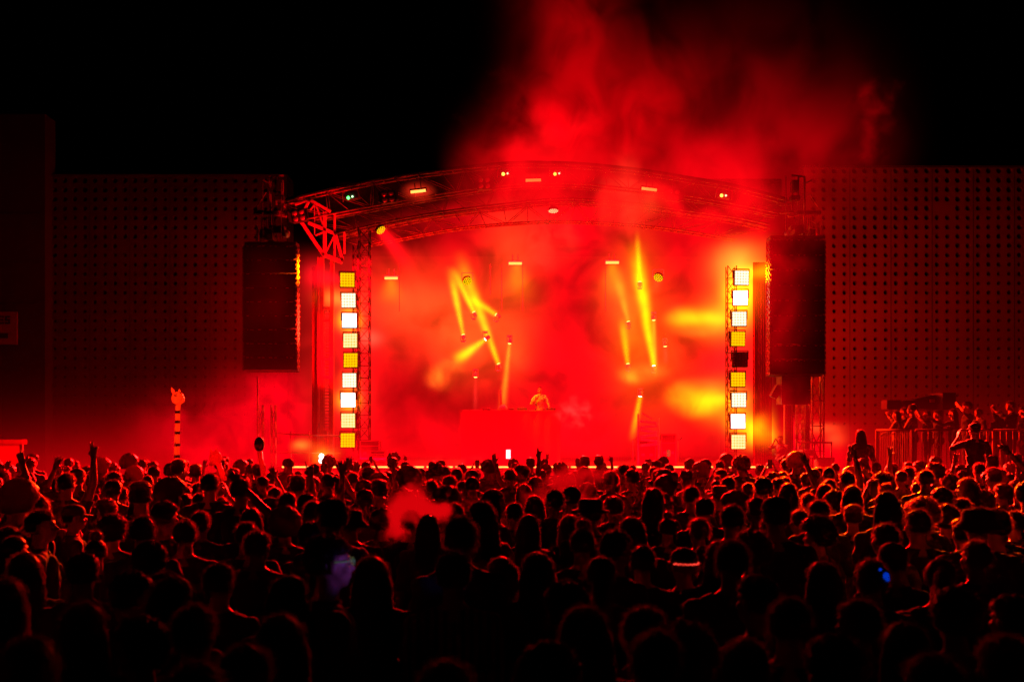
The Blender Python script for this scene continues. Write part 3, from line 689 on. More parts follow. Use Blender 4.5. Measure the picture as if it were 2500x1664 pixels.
# low smoke at the left of the stage
smoke('glowing_ground_smoke','red glowing smoke low beside the stage behind the inflatables',((XW(260,35.5),XW(800,35.5)),(34.3,37.2),(.1,ZW(860,35.5))),
  [G3(700,1010,35.7,70,90,.8,.75),G3(590,1010,35.7,90,70,.8,.42),G3(640,950,35.7,60,50,.8,.22),G3(470,1030,35.7,110,60,.8,.26),G3(350,1050,35.7,90,45,.8,.13),G3(560,1105,35.7,140,45,.8,.45),G3(760,980,35.7,60,90,.8,.4)],
  color=(1,.0,.008),nscale=.8,ndetail=5,nlo=.36,nhi=.62,nmin=.14,step=.3,seed=14,ndist=.8)
smoke('glowing_smoke_cloud','self-glowing orange smoke around the floor light left of the stage',((XW(690,33.0),XW(860,33.0)),(32.5,33.25),(ZW(1150,33.0),ZW(1040,33.0))),
  [G3(780,1110,33,40,28,.3,.7)],color=(1,.03,.01),ell=True,nscale=1.5,nlo=.3,nhi=.6,nmin=.1,step=.15,seed=15,
  hot=[H3(786,1118,33,18,20,.3,1.3,(1,.24,0)),H3(733,1086,33,22,12,.3,1.2,(1,.25,.02)),H3(800,1110,33,30,22,.3,.5,(1,.2,.01))])
smoke('glowing_ground_smoke','self-glowing red smoke low around the right speaker tower',((XW(1890,35.6),XW(2130,35.6)),(34.8,36.6),(.1,ZW(1000,35.6))),
  [G3(1990,1090,35.6,90,55,.6,.75),G3(1930,1060,35.6,60,60,.6,.5)],color=(1,.0,.008),nscale=.6,ndetail=3,nlo=.28,nhi=.6,nmin=.25,step=.25,seed=16,
  hot=[H3(2000,1045,35.6,40,12,.4,.45,(1,.12,.02)),H3(2040,1070,35.6,20,16,.4,.4,(1,.12,.02))])
# puffs in the crowd
smoke('glowing_smoke_puff','dense red smoke puff rising among heads left of centre',((XW(900,8.1),XW(1180,8.1)),(7.6,8.7),(ZW(1350,8.1),ZW(1140,8.1))),
  [G3(1000,1230,8.1,36,40,.3,1.),G3(1050,1250,8.1,42,26,.3,.9),G3(990,1275,8.1,50,40,.3,.8),G3(1085,1243,8.1,22,12,.3,.6)],color=(1,.001,.004),ell=True,nscale=6.5,ndetail=5,step=.05,seed=17,ndist=.3,absorb=1.5,window=.75,erode=(7.,2.4,.35,.75))
smoke('glowing_smoke_puff','wispy red smoke drifting over heads right of centre',((XW(1210,10.3),XW(1570,10.3)),(9.8,10.9),(ZW(1290,10.3),ZW(1085,10.3))),
  [G3(1385,1170,10.3,80,34,.35,.8),G3(1310,1215,10.3,50,22,.3,.75),G3(1460,1155,10.3,56,20,.3,.6),G3(1400,1215,10.3,50,18,.3,.6)],color=(1,.001,.004),ell=True,nscale=4.0,ndetail=6,step=.06,seed=18,ndist=1.0,absorb=1.3,window=.75,erode=(3.,3.6,.45,1.15),rough=.6)
smoke('glowing_smoke_puff','faint red smoke left of the phone screen behind the crowd',((XW(950,31.5),XW(1300,31.5)),(31.2,32.2),(ZW(1155,31.5),ZW(1090,31.5))),
  [G3(1120,1130,31.6,120,14,.3,.6)],color=(.8,.03,.02),nscale=1.6,nlo=.4,nhi=.65,step=.2,seed=19)
# thin venue haze that the eye stands in, its red veil is emission
smoke('glowing_venue_haze','thin self-glowing red haze over the whole crowd',((-22,24),(-1.5,33.),(.02,5.5)),
  [((4,30,1.0),(11,8.5,1.5),.045),((-6,30,.8),(8,8.5,1.3),.055),((0,21,.9),(10,3.5,.9),.018)],color=(1,.0,.004),step=2.6,window=.7,plain=True)
smoke('glowing_side_haze','faint self-glowing red haze in front of the left speaker array',((XW(440,31.3),XW(800,31.3)),(30.6,31.6),(ZW(1130,31.3),ZW(520,31.3))),
  [G3(660,750,31.2,90,120,.4,.09),G3(670,960,31.2,90,90,.4,.20),G3(560,900,31.2,90,90,.4,.08)],color=(1,0,.004),nscale=.5,ndetail=2,nmin=.4,step=.3,seed=31)  # emissive veil added to lift the black of the array
smoke('glowing_side_haze','faint self-glowing red haze in front of the right speaker array',((XW(1740,31.3),XW(2140,31.3)),(30.6,31.6),(ZW(1140,31.3),ZW(380,31.3))),
  [G3(1870,620,31.2,70,150,.4,.9),G3(1960,520,31.2,70,90,.4,.25),G3(1900,820,31.2,60,160,.4,.35),G3(1890,1030,31.2,100,70,.4,.7)],color=(1,0,.004),nscale=.6,ndetail=3,nmin=.3,step=.3,seed=33)
for gx,gy,gr,ga,gl in((1021,467,30,3.2,'emissive red halo around the left front strip light'),(1302,440,26,1.6,'emissive red halo around the middle front strip light'),(1585,462,28,1.8,'emissive red halo around the right front strip light')):
    smoke('emissive_lamp_halo',gl,((XW(gx-56,33.1),XW(gx+56,33.1)),(32.96,33.5),(ZW(gy+40,33.1),ZW(gy-40,33.1))),[G3(gx,gy,33.1,gr,gr*.55,.25,ga)],color=(1,.03,.01),ell=True,nscale=2,ndetail=1,nmin=.8,step=.08,seed=50,window=.7)  # halo around each strip is volume emission
smoke('glowing_truss_haze','self-glowing red haze in front of the right half of the roof truss',((XW(1060,32.3),XW(1960,32.3)),(31.7,32.6),(ZW(700,32.3),ZW(270,32.3))),
  [G3(1480,480,32.2,260,75,.5,2.4),G3(1770,490,32.2,150,90,.5,2.2),G3(1320,420,32.2,150,60,.5,2.0),G3(1180,470,32.2,100,60,.5,.8)],color=(1,0.002,.005),nscale=.75,ndetail=5,nlo=.36,nhi=.64,nmin=.25,absorb=.7,step=.16,seed=32,ndist=.8,
  hot=[H3(1530,450,32.2,28,60,.4,.12,(1,.10,.03)),H3(1480,500,32.2,22,50,.4,.08,(1,.10,.03)),H3(1545,520,32.2,24,34,.4,.09,(1,.12,.02)),H3(1590,500,32.2,36,30,.4,.12,(1,.12,.02))])
# ---- beams: cone volumes whose emission stands in for lamp light
def beam(p0,p1,r0,r1,color,s0,s1,Y,label,Y1=None,name='emissive_beam',fade0=.55,halo=2.1):
    a=W(*p0,Y); b=W(*p1,Y1 or Y); d=b-a; Lg=d.length; px=Y/F; ax=d/Lg
    m,N,L=vol_nodes('beam volume'); out=N.new('ShaderNodeOutputMaterial'); geo=N.new('ShaderNodeNewGeometry')
    v=vmth(N,L,'SUBTRACT',geo.outputs['Position'],tuple(a)).outputs[0]
    dist=vmth(N,L,'DOT_PRODUCT',v,tuple(ax)).outputs['Value']; t=mth(N,L,'DIVIDE',dist,Lg)
    q=mth(N,L,'SUBTRACT',vmth(N,L,'DOT_PRODUCT',v,v).outputs['Value'],mth(N,L,'MULTIPLY',dist,dist))
    rad=mth(N,L,'MULTIPLY_ADD',t,(r1-r0)*px,r0*px)
    g=mth(N,L,'EXPONENT',mth(N,L,'MULTIPLY',mth(N,L,'DIVIDE',q,mth(N,L,'MULTIPLY',rad,rad)),-1.25))
    mr=N.new('ShaderNodeMapRange'); L.new(t,mr.inputs[0])
    for i,k in enumerate((0,1,s0,s1)): mr.inputs[1+i].default_value=k
    nz=N.new('ShaderNodeTexNoise'); nz.inputs['Scale'].default_value=1.6; nz.inputs['Detail'].default_value=2; L.new(geo.outputs['Position'],nz.inputs['Vector'])
    f=mth(N,L,'MULTIPLY',mr.outputs[0],mth(N,L,'MULTIPLY_ADD',nz.outputs['Fac'],1.5,.25)); f=mth(N,L,'MULTIPLY',f,g)
    fade=N.new('ShaderNodeMapRange'); fade.interpolation_type='SMOOTHSTEP'; L.new(t,fade.inputs[0])
    for i,k in enumerate((fade0,1.,1.,0.)): fade.inputs[1+i].default_value=k
    f=mth(N,L,'MULTIPLY',f,fade.outputs[0])
    e=N.new('ShaderNodeEmission'); e.inputs[0].default_value=(*color,1); L.new(f,e.inputs[1]); L.new(e.outputs[0],out.inputs['Volume'])
    mb=MB(); mb.tube(Vector((0,0,0)),d,r0*px*halo,r1*px*halo,n=20)
    o=mb.build(name,m); o.location=a; tag(o,label,'light beam')
    dim=(abs(d.x)+abs(d.y)+abs(d.z)+6*r1*px)/3; m.cycles.volume_step_rate=max(.03,.2/(dim/10.))
    return o
BY=(1.2,.44,.0); BO=(1.2,.26,.008)
BL=[ # lens, end, r0,r1, colour, s0,s1, hot, words
 ((1131,817),(1103,676),4.5,11,BY,7.,1.6,False,'yellow beam rising left, lens left of the crossing beams'),
 ((1157,762),(1112,668),5.5,10,BY,6.,2.,False,'short yellow beam parallel to its left neighbour'),
 ((1217,888),(1134,660),5.5,16,BY,5.,1.,False,'long yellow beam rising left across the left group'),
 ((1211,768),(1146,726),6,11,BY,5.,2.,False,'short yellow beam slanting down from upper left, crossing the long one'),
 ((1185,828),(1120,875),5,15,BY,6.,3.4,True,'hot yellow beam fanning down left from white lens'),
 ((1244,838),(1226,1000),4.5,9,(1,.30,.01),3.5,1.5,False,'orange beam falling straight down beside the table gear'),
 ((1562,688),(1556,580),6,6,BY,6.,2.,False,'narrow yellow beam rising vertically in the right group'),
 ((1596,893),(1556,640),6,19,BY,6.,2.2,True,'widest yellow beam rising in the right group'),
 ((1533,888),(1520,790),5.5,11,BY,4.,1.3,False,'small yellow beam at the lower left of the right group'),
 ((1596,781),(1600,905),5,6,BO,6.,2.,False,'slim orange beam falling at the right of the right group'),
 ((1534,785),(1505,668),5,16,BO,3.,.5,False,'soft orange beam rising left in the right group'),
 ((1563,967),(1545,1062),5.5,8,BY,4.5,.6,True,'yellow beam falling from the round white lens over the equipment'),
 ((1161,920),(1160,1000),4,6,(1,.03,.02),2.,1.,False,'faint pink beam falling left of the table gear'),
 ((1624,845),(1626,885),5,6,(1,.06,.03),2.,1.,False,'faint short beam below the small lamp right of the right group')]
for k,(p0,p1,r0,r1,c,s0,s1,hot,l) in enumerate(BL):
    Yb=36.5+.12*(k%4)
    fixture(p0,p1,Yb+.03,'moving head emitting the '+' '.join(l.split()[:11]),hot,r=.066)
    e_=(p1[0]+(p1[0]-p0[0])*.25,p1[1]+(p1[1]-p0[1])*.25); beam(p0,e_,r0,r1*1.1,c,s0*1.5,s1*1.4,Yb,l)
for p,a,Y,l,c,r0,r1,s0,s1,e in (((930,562),(1015,668),34.6,'on the dark truss at the upper left',(1,.002,.006),12,30,4.5,.6,(1020,675)),
    ((1607,678),(1580,735),36.3,'right of the right beam group, hung from a ring',(1,.10,.015),10,15,1.3,.4,(1585,730)),
    ((1141,686),(1165,735),36.3,'at the top of the left beam group',(1,.3,0),9,14,1.2,.5,(1165,740))):
    fixture(p,(a[0]-0,a[1]+0),Y,'round LED par '+l,False,par=True,Ya=Y-.9); beam(p,e,r0,r1,c,s0,s1,Y,'emissive beam at the LED par '+l,Y1=Y-.3)
fixture((1351,515),(1352,560),35.4,'round LED par below the middle of the roof truss',True,par=True,Ya=35.25)
beam((833,683),(722,668),10,42,(1,.004,.012),2.4,.8,33.2,'red emissive beam left of the top left blinder',Y1=32.4)
beam((838,733),(790,725),15,24,(1,.10,.02),1.2,.3,33.2,'short orange emissive beam left of the second blinder')
beam((955,684),(957,760),13,40,(1,.24,0),1.9,.15,36.4,'orange glow cone below the left low strip light',fade0=.0)
beam((1262,648),(1270,760),13,48,(1,.24,0),1.9,.12,36.4,'orange glow cone below the middle low strip light',fade0=.0)
beam((1495,646),(1500,760),13,48,(1,.24,0),1.9,.12,36.4,'orange glow cone below the right low strip light',fade0=.0)
beam((1595,466),(1575,540),12,30,(1,.12,.02),.6,.1,33.6,'faint glow cone below the right front strip light')
beam((1822,672),(1886,660),9,24,(1,.25,.0),3.2,1.6,32.9,'yellow emissive beam from the top right blinder to the speaker edge',fade0=.8)
# hanging thin drop cables by the low strips
for px in(975,1276,1225,1478,1197):
    t=thing('drop_cable','thin cable hanging inside the stage at '+{975:'the left low strip',1276:'the middle low strip, right side',1225:'the middle low strip, left side',1478:'the right low strip',1197:'the top of the left beam group'}[px],'cable',(XW(px,36.15),36.15,ZW(760,36.15)))
    part(MB().tube((XW(px,36.15),36.15,ZW(645,36.15)),(XW(px,36.15),36.15,ZW(760 if px!=1197 else 720,36.15)),.012,n=6),'cord',M_STEEL,t)

# floor light at left, bright
t=thing('floor_light','small glaring yellow floor light at the left foot of the stage','stage light',W(785,1130,33.0))
part(MB().box(W(785,1126,33.1),(.3,.2,.3)),'housing',M_BLACK,t,bevel=.01)
part(MB().sph(W(785,1113,32.95),(.09,.04,.09)).sph(W(785,1124,32.95),(.1,.04,.09)),'lamp',E_H,t,True)

# ================================================================== STAGE EQUIPMENT
t=thing('performer_table','long draped performer table across the middle of the stage','table',(XW(1225,35.6),35.6,1.17))
xl,xr=XW(1125,35.6),XW(1368,35.6); zt=ZW(1001,35.6)
part(MB().box(((xl+xr)/2,35.95,zt-.03),(xr-xl,.8,.06)),'tabletop',mat('red table cloth',(.16,.10,.10),.9),t,bevel=.01)
mb=MB(); n=60
for i in range(n):
    x0=xl+(xr-xl)*i/n; x1=xl+(xr-xl)*(i+1)/n; y0=35.56+.006*math.sin(i*.9); y1=35.56+.006*math.sin((i+1)*.9)
    mb.add([(x0,y0,1.18),(x1,y1,1.18),(x1,y1,zt-.06),(x0,y0,zt-.06)],[(0,1,2,3)])
part(mb,'skirt',mat('red table cloth',(.16,.10,.10),.9),t)
mb=MB()
for x in(xl+.1,xr-.1):
    for y in(35.7,36.25): mb.tube((x,y,1.17),(x,y,zt-.06),.03)
part(mb,'leg',M_STEEL,t)
def gear(px,py,w,h,label,knobs=True,d=.3):
    Yg=35.9; t=thing('mixer',label,'audio gear',(XW(px,Yg),Yg,zt),group='gear on the performer table')
    part(MB().box((XW(px,Yg),Yg,zt+h/2),(w,d,h),),'body',M_CASE,t,bevel=.01)
    mb=MB()
    for i in range(4): mb.tube((XW(px,Yg)-w*.35+i*w*.23,Yg-.05,zt+h),(XW(px,Yg)-w*.35+i*w*.23,Yg-.05,zt+h+.025),.015)
    part(mb,'knob',M_STEEL,t,True)
gear(1188,0,.28,.06,'low mixer left of the domed gear on the table'); gear(1248,0,.2,.07,'small mixer right of the domed gear on the table')
gear(1275,0,.36,.09,'flat mixer directly left of the performer'); gear(1345,0,.34,.09,'flat mixer right of the performer')
t=thing('helmet_prop','domed object with upright stem on the performer table','prop',(XW(1228,35.85),35.85,zt))
part(MB().sph((XW(1228,35.85),35.85,zt+.09),(.16,.14,.13)),'dome',M_WHITE,t,True)
part(MB().tube((XW(1224,35.85),35.95,zt),(XW(1222,35.85),35.95,zt+.75),.05,.03),'stem',M_STEEL,t,True)

def flight_case(px0,px1,py0,py1,Y,label,wheels=True):
    x0,x1=XW(px0,Y),XW(px1,Y); z0,z1=ZW(py1,Y),ZW(py0,Y); c=Vector(((x0+x1)/2,Y+.3,(z0+z1)/2)); w=x1-x0;h=z1-z0
    t=thing('flight_case',label,'flight case',(c.x,Y+.3,z0),group='flight cases on and beside the stage')
    part(MB().box(c,(w,.6,h)),'body',M_CASE,t)
    mb=MB(); e=.035
    for sx in(-1,1):
        for sy in(-1,1): mb.box(c+Vector((sx*w/2,sy*.3,0)),(e,e,h+.01))
        for sz in(-1,1): mb.box(c+Vector((sx*w/2,0,sz*h/2)),(e,.6,e))
    for sy in(-1,1):
        for sz in(-1,1): mb.box(c+Vector((0,sy*.3,sz*h/2)),(w,e,e))
    mb.box(c+Vector((0,-.3,h*.22)),(w,e*.8,e)); part(mb,'edge_trim',M_ALU,t)
    for sx in(-.25,.25):
        part(MB().box(c+Vector((sx*w,-.305,-.1)),(.12,.02,.09)),'handle',M_ALU,t)
flight_case(880,925,1076,1119,33.9,'upright flight case with metal edges right of left light column')
flight_case(905,940,1100,1130,33.7,'low flight case in front of the upright one')
flight_case(1615,1650,1060,1135,35.0,'tall dark flight case under the small table, right of performer')
flight_case(1560,1600,1070,1135,35.4,'dark flight case left of the small table, right of performer')
# keyboard stand / music gear silhouettes at right
t=thing('equipment_rack','dark equipment rack with slanted top, right of the performer','equipment',(XW(1583,35.),35.,1.17))
mb=MB(); 
for px in(1558,1608): mb.tube((XW(px,35),35,1.17),W(px,1010 if px<1600 else 1020,35),.03)
part(mb,'upright',M_HAZE_GREY,t)
mb=MB(); 
for k in range(6): mb.box(W(1583,1030+k*11,35.05),(.6,.3,.09),Matrix.Rotation(.12*(-1)**k,3,'Y'))
part(mb,'module',M_HAZE_GREY,t,bevel=.01)
part(MB().bar(W(1566,1008,35),W(1592,1022,35),.05),'slanted_panel',M_HAZE_GREY,t)
for px,l in((1545,'mic stand with small round base left of the equipment rack'),(1611,'mic stand between rack and tall case'),(1655,'mic stand right of the tall flight case'),(1775,'thin stand left of the right light column'),(862,'short mic stand near the upright flight case')):
    t=thing('mic_stand',l,'mic stand',(XW(px,34.8),34.8,1.17),group='microphone stands on stage')
    top=1075 if px!=1775 else 1050
    part(MB().tube((XW(px,34.8),34.8,1.17),W(px,top,34.8),.014),'pole',M_ALU,t,True)
    part(MB().lathe((XW(px,34.8),34.8,1.17),[(.14,0),(.14,.02),(.03,.035)]),'base',M_DARKST,t,True)
    part(MB().tube(W(px,top,34.8),W(px+9,top-6,34.7),.012).sph(W(px+9,top-6,34.7),.03),'boom',M_DARKST,t,True)
# drapes at the stage sides
def drape(px0,px1,py0,Y,label):
    x0,x1=XW(px0,Y),XW(px1,Y); z1=ZW(py0,Y); t=thing('side_drape',label,'drape',((x0+x1)/2,Y,1.17)); mb=MB(); n=36; vs=[]
    for k in range(n+1):
        u=k/n; vs.append((x0+(x1-x0)*u,Y+.05*math.sin(k*1.5),1.17))
    for k in range(n+1):
        u=k/n; vs.append((x0+(x1-x0)*u,Y+.04*math.sin(k*1.5+.2),z1))
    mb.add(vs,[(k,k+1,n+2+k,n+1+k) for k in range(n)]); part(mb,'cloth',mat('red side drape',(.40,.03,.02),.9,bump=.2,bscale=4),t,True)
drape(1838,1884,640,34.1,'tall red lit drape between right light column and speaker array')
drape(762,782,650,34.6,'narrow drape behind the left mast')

# equipment cluster at the foot of the right tower
t=thing('equipment_cart','lit metal equipment cart below the right speaker tower','equipment cart',(XW(1990,31.),31.,0))
mb=MB()
for px,py0,py1 in((1950,1078,1150),(1988,1076,1122),(2030,1080,1150)): mb.tube(W(px,py0,31),W(px,py1,31),.025); mb.tube(W(px,py0,31.5),W(px,py1,31.5),.025)
mb.tube(W(1948,1079,31),W(2032,1080,31),.025); mb.tube(W(1950,1118,31),W(2030,1118,31),.025); mb.tube(W(1988,1100,31),W(1998,1124,31),.03)
for px in(1950,2030):
    for yy in(31,31.5): mb.tube((XW(px,31),yy,0),(XW(px,31),yy,ZW(1150,31)),.025)
part(mb,'frame',M_ALU,t,True)
part(MB().box(W(2012,1130,31.25),(.5,.5,.3)).box(W(1968,1104,31.25),(.35,.4,.18)),'equipment_box',M_WHITE,t,bevel=.02)
part(MB().box(W(2032,1128,31.0),(.10,.1,.32),Matrix.Rotation(.2,3,'Y')),'hanging_bag',mat('yellow bag',(.6,.45,.05),.6),t,bevel=.03)

# ================================================================== LEFT STALL
Yk=25.; t=thing('kiosk','white panelled kiosk corner behind the crowd at far left','kiosk',(XW(10,Yk),Yk,0))
KM=mat('pink tent fabric',(.60,.10,.08),.8); KN=KM.node_tree.nodes; KL=KM.node_tree.links; kt=KN.new('ShaderNodeBsdfTranslucent'); kt.inputs[0].default_value=(.80,.08,.05,1); kx=KN.new('ShaderNodeMixShader'); kx.inputs[0].default_value=.7
KL.new(KN['Principled BSDF'].outputs[0],kx.inputs[1]); KL.new(kt.outputs[0],kx.inputs[2]); KL.new(kx.outputs[0],KN['Material Output'].inputs[0])
part(MB().box((XW(0,Yk),Yk+.10,ZW(1112,Yk)),(XW(50,Yk)-XW(-50,Yk),.03,ZW(1084,Yk)-ZW(1142,Yk))),'wall_panel',KM,t)
part(MB().box((XW(0,Yk),Yk+.10,ZW(1078,Yk)),(XW(56,Yk)-XW(-56,Yk),.25,.12)),'roof_edge',KM,t,bevel=.01)
part(MB().box((XW(-2,Yk),Yk+.2,ZW(1142,Yk)/2),(.9,.1,ZW(1142,Yk))),'counter',M_CASE,t)
mb=MB(); mb.box((XW(50,Yk),Yk+.05,ZW(1084,Yk)/2),(.07,.07,ZW(1084,Yk))); part(mb,'corner_post',M_ALU,t)

# ================================================================== PLATFORM AT RIGHT
Yp=24.; x0,x1=XW(2140,Yp),XW(2560,Yp)
t=thing('viewing_platform','raised viewing platform at the right with people on it','platform',((x0+x1)/2,Yp,0))
part(MB().box(((x0+x1)/2,Yp+1.6,1.12),(x1-x0,3.,.16)),'deck',M_DECK,t)
part(MB().box(((x0+x1)/2,Yp+1.6,.52),(x1-x0-.3,2.8,1.02)),'skirt',M_DRAPE,t)
def railing(p0,p1,label,dense,top,gap):
    t=thing('crowd_barrier',label,'railing',(p0[0],p0[1],0)); a=Vector((p0[0],p0[1],0)); b=Vector((p1[0],p1[1],0)); d=b-a; n=int(d.length/gap)
    zb=1.22 if not dense else .35
    mb=MB(); mb.tube(a+Vector((0,0,top)),b+Vector((0,0,top)),.028); mb.tube(a+Vector((0,0,zb)),b+Vector((0,0,zb)),.022); part(mb,'rail',M_STEEL,t,True)
    mb=MB()
    for k in range(n+1): mb.tube(a+d*k/n+Vector((0,0,zb)),a+d*k/n+Vector((0,0,top)),.011,n=6)
    part(mb,'bar',M_STEEL,t)
    mb=MB()
    for k in(0,1): mb.tube(a+d*k,a+d*k+Vector((0,0,top)),.03)
    part(mb,'post',M_STEEL,t)
RT=ZW(1049,Yp)
railing((XW(2140,24.6),24.6),(XW(2222,Yp),Yp-.1),'closely barred front rail at the left corner of the platform',True,RT,.055)
railing((XW(2232,Yp),Yp-.1),(XW(2322,Yp),Yp-.1),'widely barred rail of the platform, next to the corner',False,RT,.14)
railing((XW(2324,Yp),Yp-.1),(XW(2420,Yp),Yp-.1),'widely barred rail of the platform, behind the person on shoulders',False,RT,.14)
railing((XW(2422,Yp),Yp-.1),(XW(2560,Yp),Yp-.1),'widely barred rail of the platform at the right frame edge',False,RT,.14)
Yv=31.; t=thing('flared_rig','dark boxy rig with flared end standing behind the platform people','equipment',(XW(2240,Yv),Yv,0))
part(MB().box(W(2211,991,Yv),(XW(2229,Yv)-XW(2193,Yv),.8,.33)),'box',M_BLACK,t,bevel=.01)
mb=MB(); a=[W(2232,974,Yv),W(2286,963,Yv),W(2286,1000,Yv),W(2240,996,Yv)]; mb.add(a+[p+Vector((0,.7,0)) for p in a],[(0,1,2,3),(4,7,6,5),(0,4,5,1),(1,5,6,2),(2,6,7,3),(3,7,4,0)])
part(mb,'tapered_body',M_DARKST,t)
part(MB().box(W(2302,980,Yv),(.40,.9,.52)),'end_panel',M_BLACK,t)
part(MB().box(W(2175,988,Yv),(.42,.5,.28)),'side_panel',M_CASE,t)
part(MB().box(W(2276,978,Yv-.1),(.14,.1,.10)),'small_plate',M_STEEL,t)
mb=MB()
for px in(2205,2300): mb.tube((XW(px,Yv),Yv+.3,0),W(px,995,Yv+.3),.06)
part(mb,'leg',M_DARKST,t)

# ================================================================== PEOPLE
def capsules_to_mesh(caps,ells,voxel,smooth_it=4,dec=None,name='body'):
    mb=MB()
    for (a,b,ra,rb,_) in caps:
        n=14 if max(ra,rb)>.02 else 10
        mb.tube(a,b,ra,rb,n=n); mb.sph(a,ra,n,8); mb.sph(b,rb,n,8)
    for (c,r,_) in ells: mb.sph(c,r,18,12)
    o=mb.build('tmp_body',SKINS[0])
    md=o.modifiers.new('r','REMESH'); md.mode='VOXEL'; md.voxel_size=voxel; md.use_smooth_shade=True
    sm=o.modifiers.new('s','SMOOTH'); sm.factor=.5; sm.iterations=smooth_it
    if dec: d=o.modifiers.new('d','DECIMATE'); d.ratio=dec
    dg=bpy.context.evaluated_depsgraph_get(); me=bpy.data.meshes.new_from_object(o.evaluated_get(dg)); me.name=name
    old=o.data; bpy.data.objects.remove(o); bpy.data.meshes.remove(old)
    me.polygons.foreach_set('use_smooth',[True]*len(me.polygons))
    if not me.materials: me.materials.append(SKINS[0])
    return me

def hand(caps,w,d,side,nrm,pose):
    w=Vector(w); d=Vector(d).normalized(); nrm=Vector(nrm); nrm=(nrm-d*nrm.dot(d)).normalized(); s=d.cross(nrm).normalized()*side
    for k,o in enumerate((-.028,-.01,.01,.028)):
        caps.append((w+s*o*.6,w+d*.085+s*o,.015,.012,'hand'))
    L4=(.068,.078,.074,.056)
    for k in range(4):
        o=(.030,.010,-.010,-.029)[k]; base=w+d*.088+s*o
        curl={'open':.15,'relax':.5,'fist':1.5,'grip':1.1}.get(pose,.3)
        if pose=='point': curl=.05 if k==0 else 1.6
        if pose=='horns': curl=.08 if k in(0,3) else 1.6
        if pose=='two': curl=.08 if k in(0,1) else 1.6
        sp={'open':.16,'relax':.05}.get(pose,.1)*(1.5-k)
        dd=(d+s*sp).normalized(); p=base; ang=curl*.5
        for j,fr in enumerate((.45,.32,.23)):
            u=(dd*math.cos(ang)+nrm*math.sin(ang)).normalized(); q=p+u*L4[k]*fr*1.15
            r=(.0100,.0092,.0084)[j]; caps.append((p,q,r,r-.0008,'hand')); p=q; ang+=curl*.6
    tb=w+d*.025+s*.026; t1=tb+(s*.75+d*.55+nrm*.25).normalized()*.038; t2=t1+((s*.35 if pose in('open','relax') else -s*.3)+d*.8+nrm*.35).normalized()*.032
    caps.append((tb,t1,.013,.011,'hand')); caps.append((t1,t2,.011,.009,'hand'))

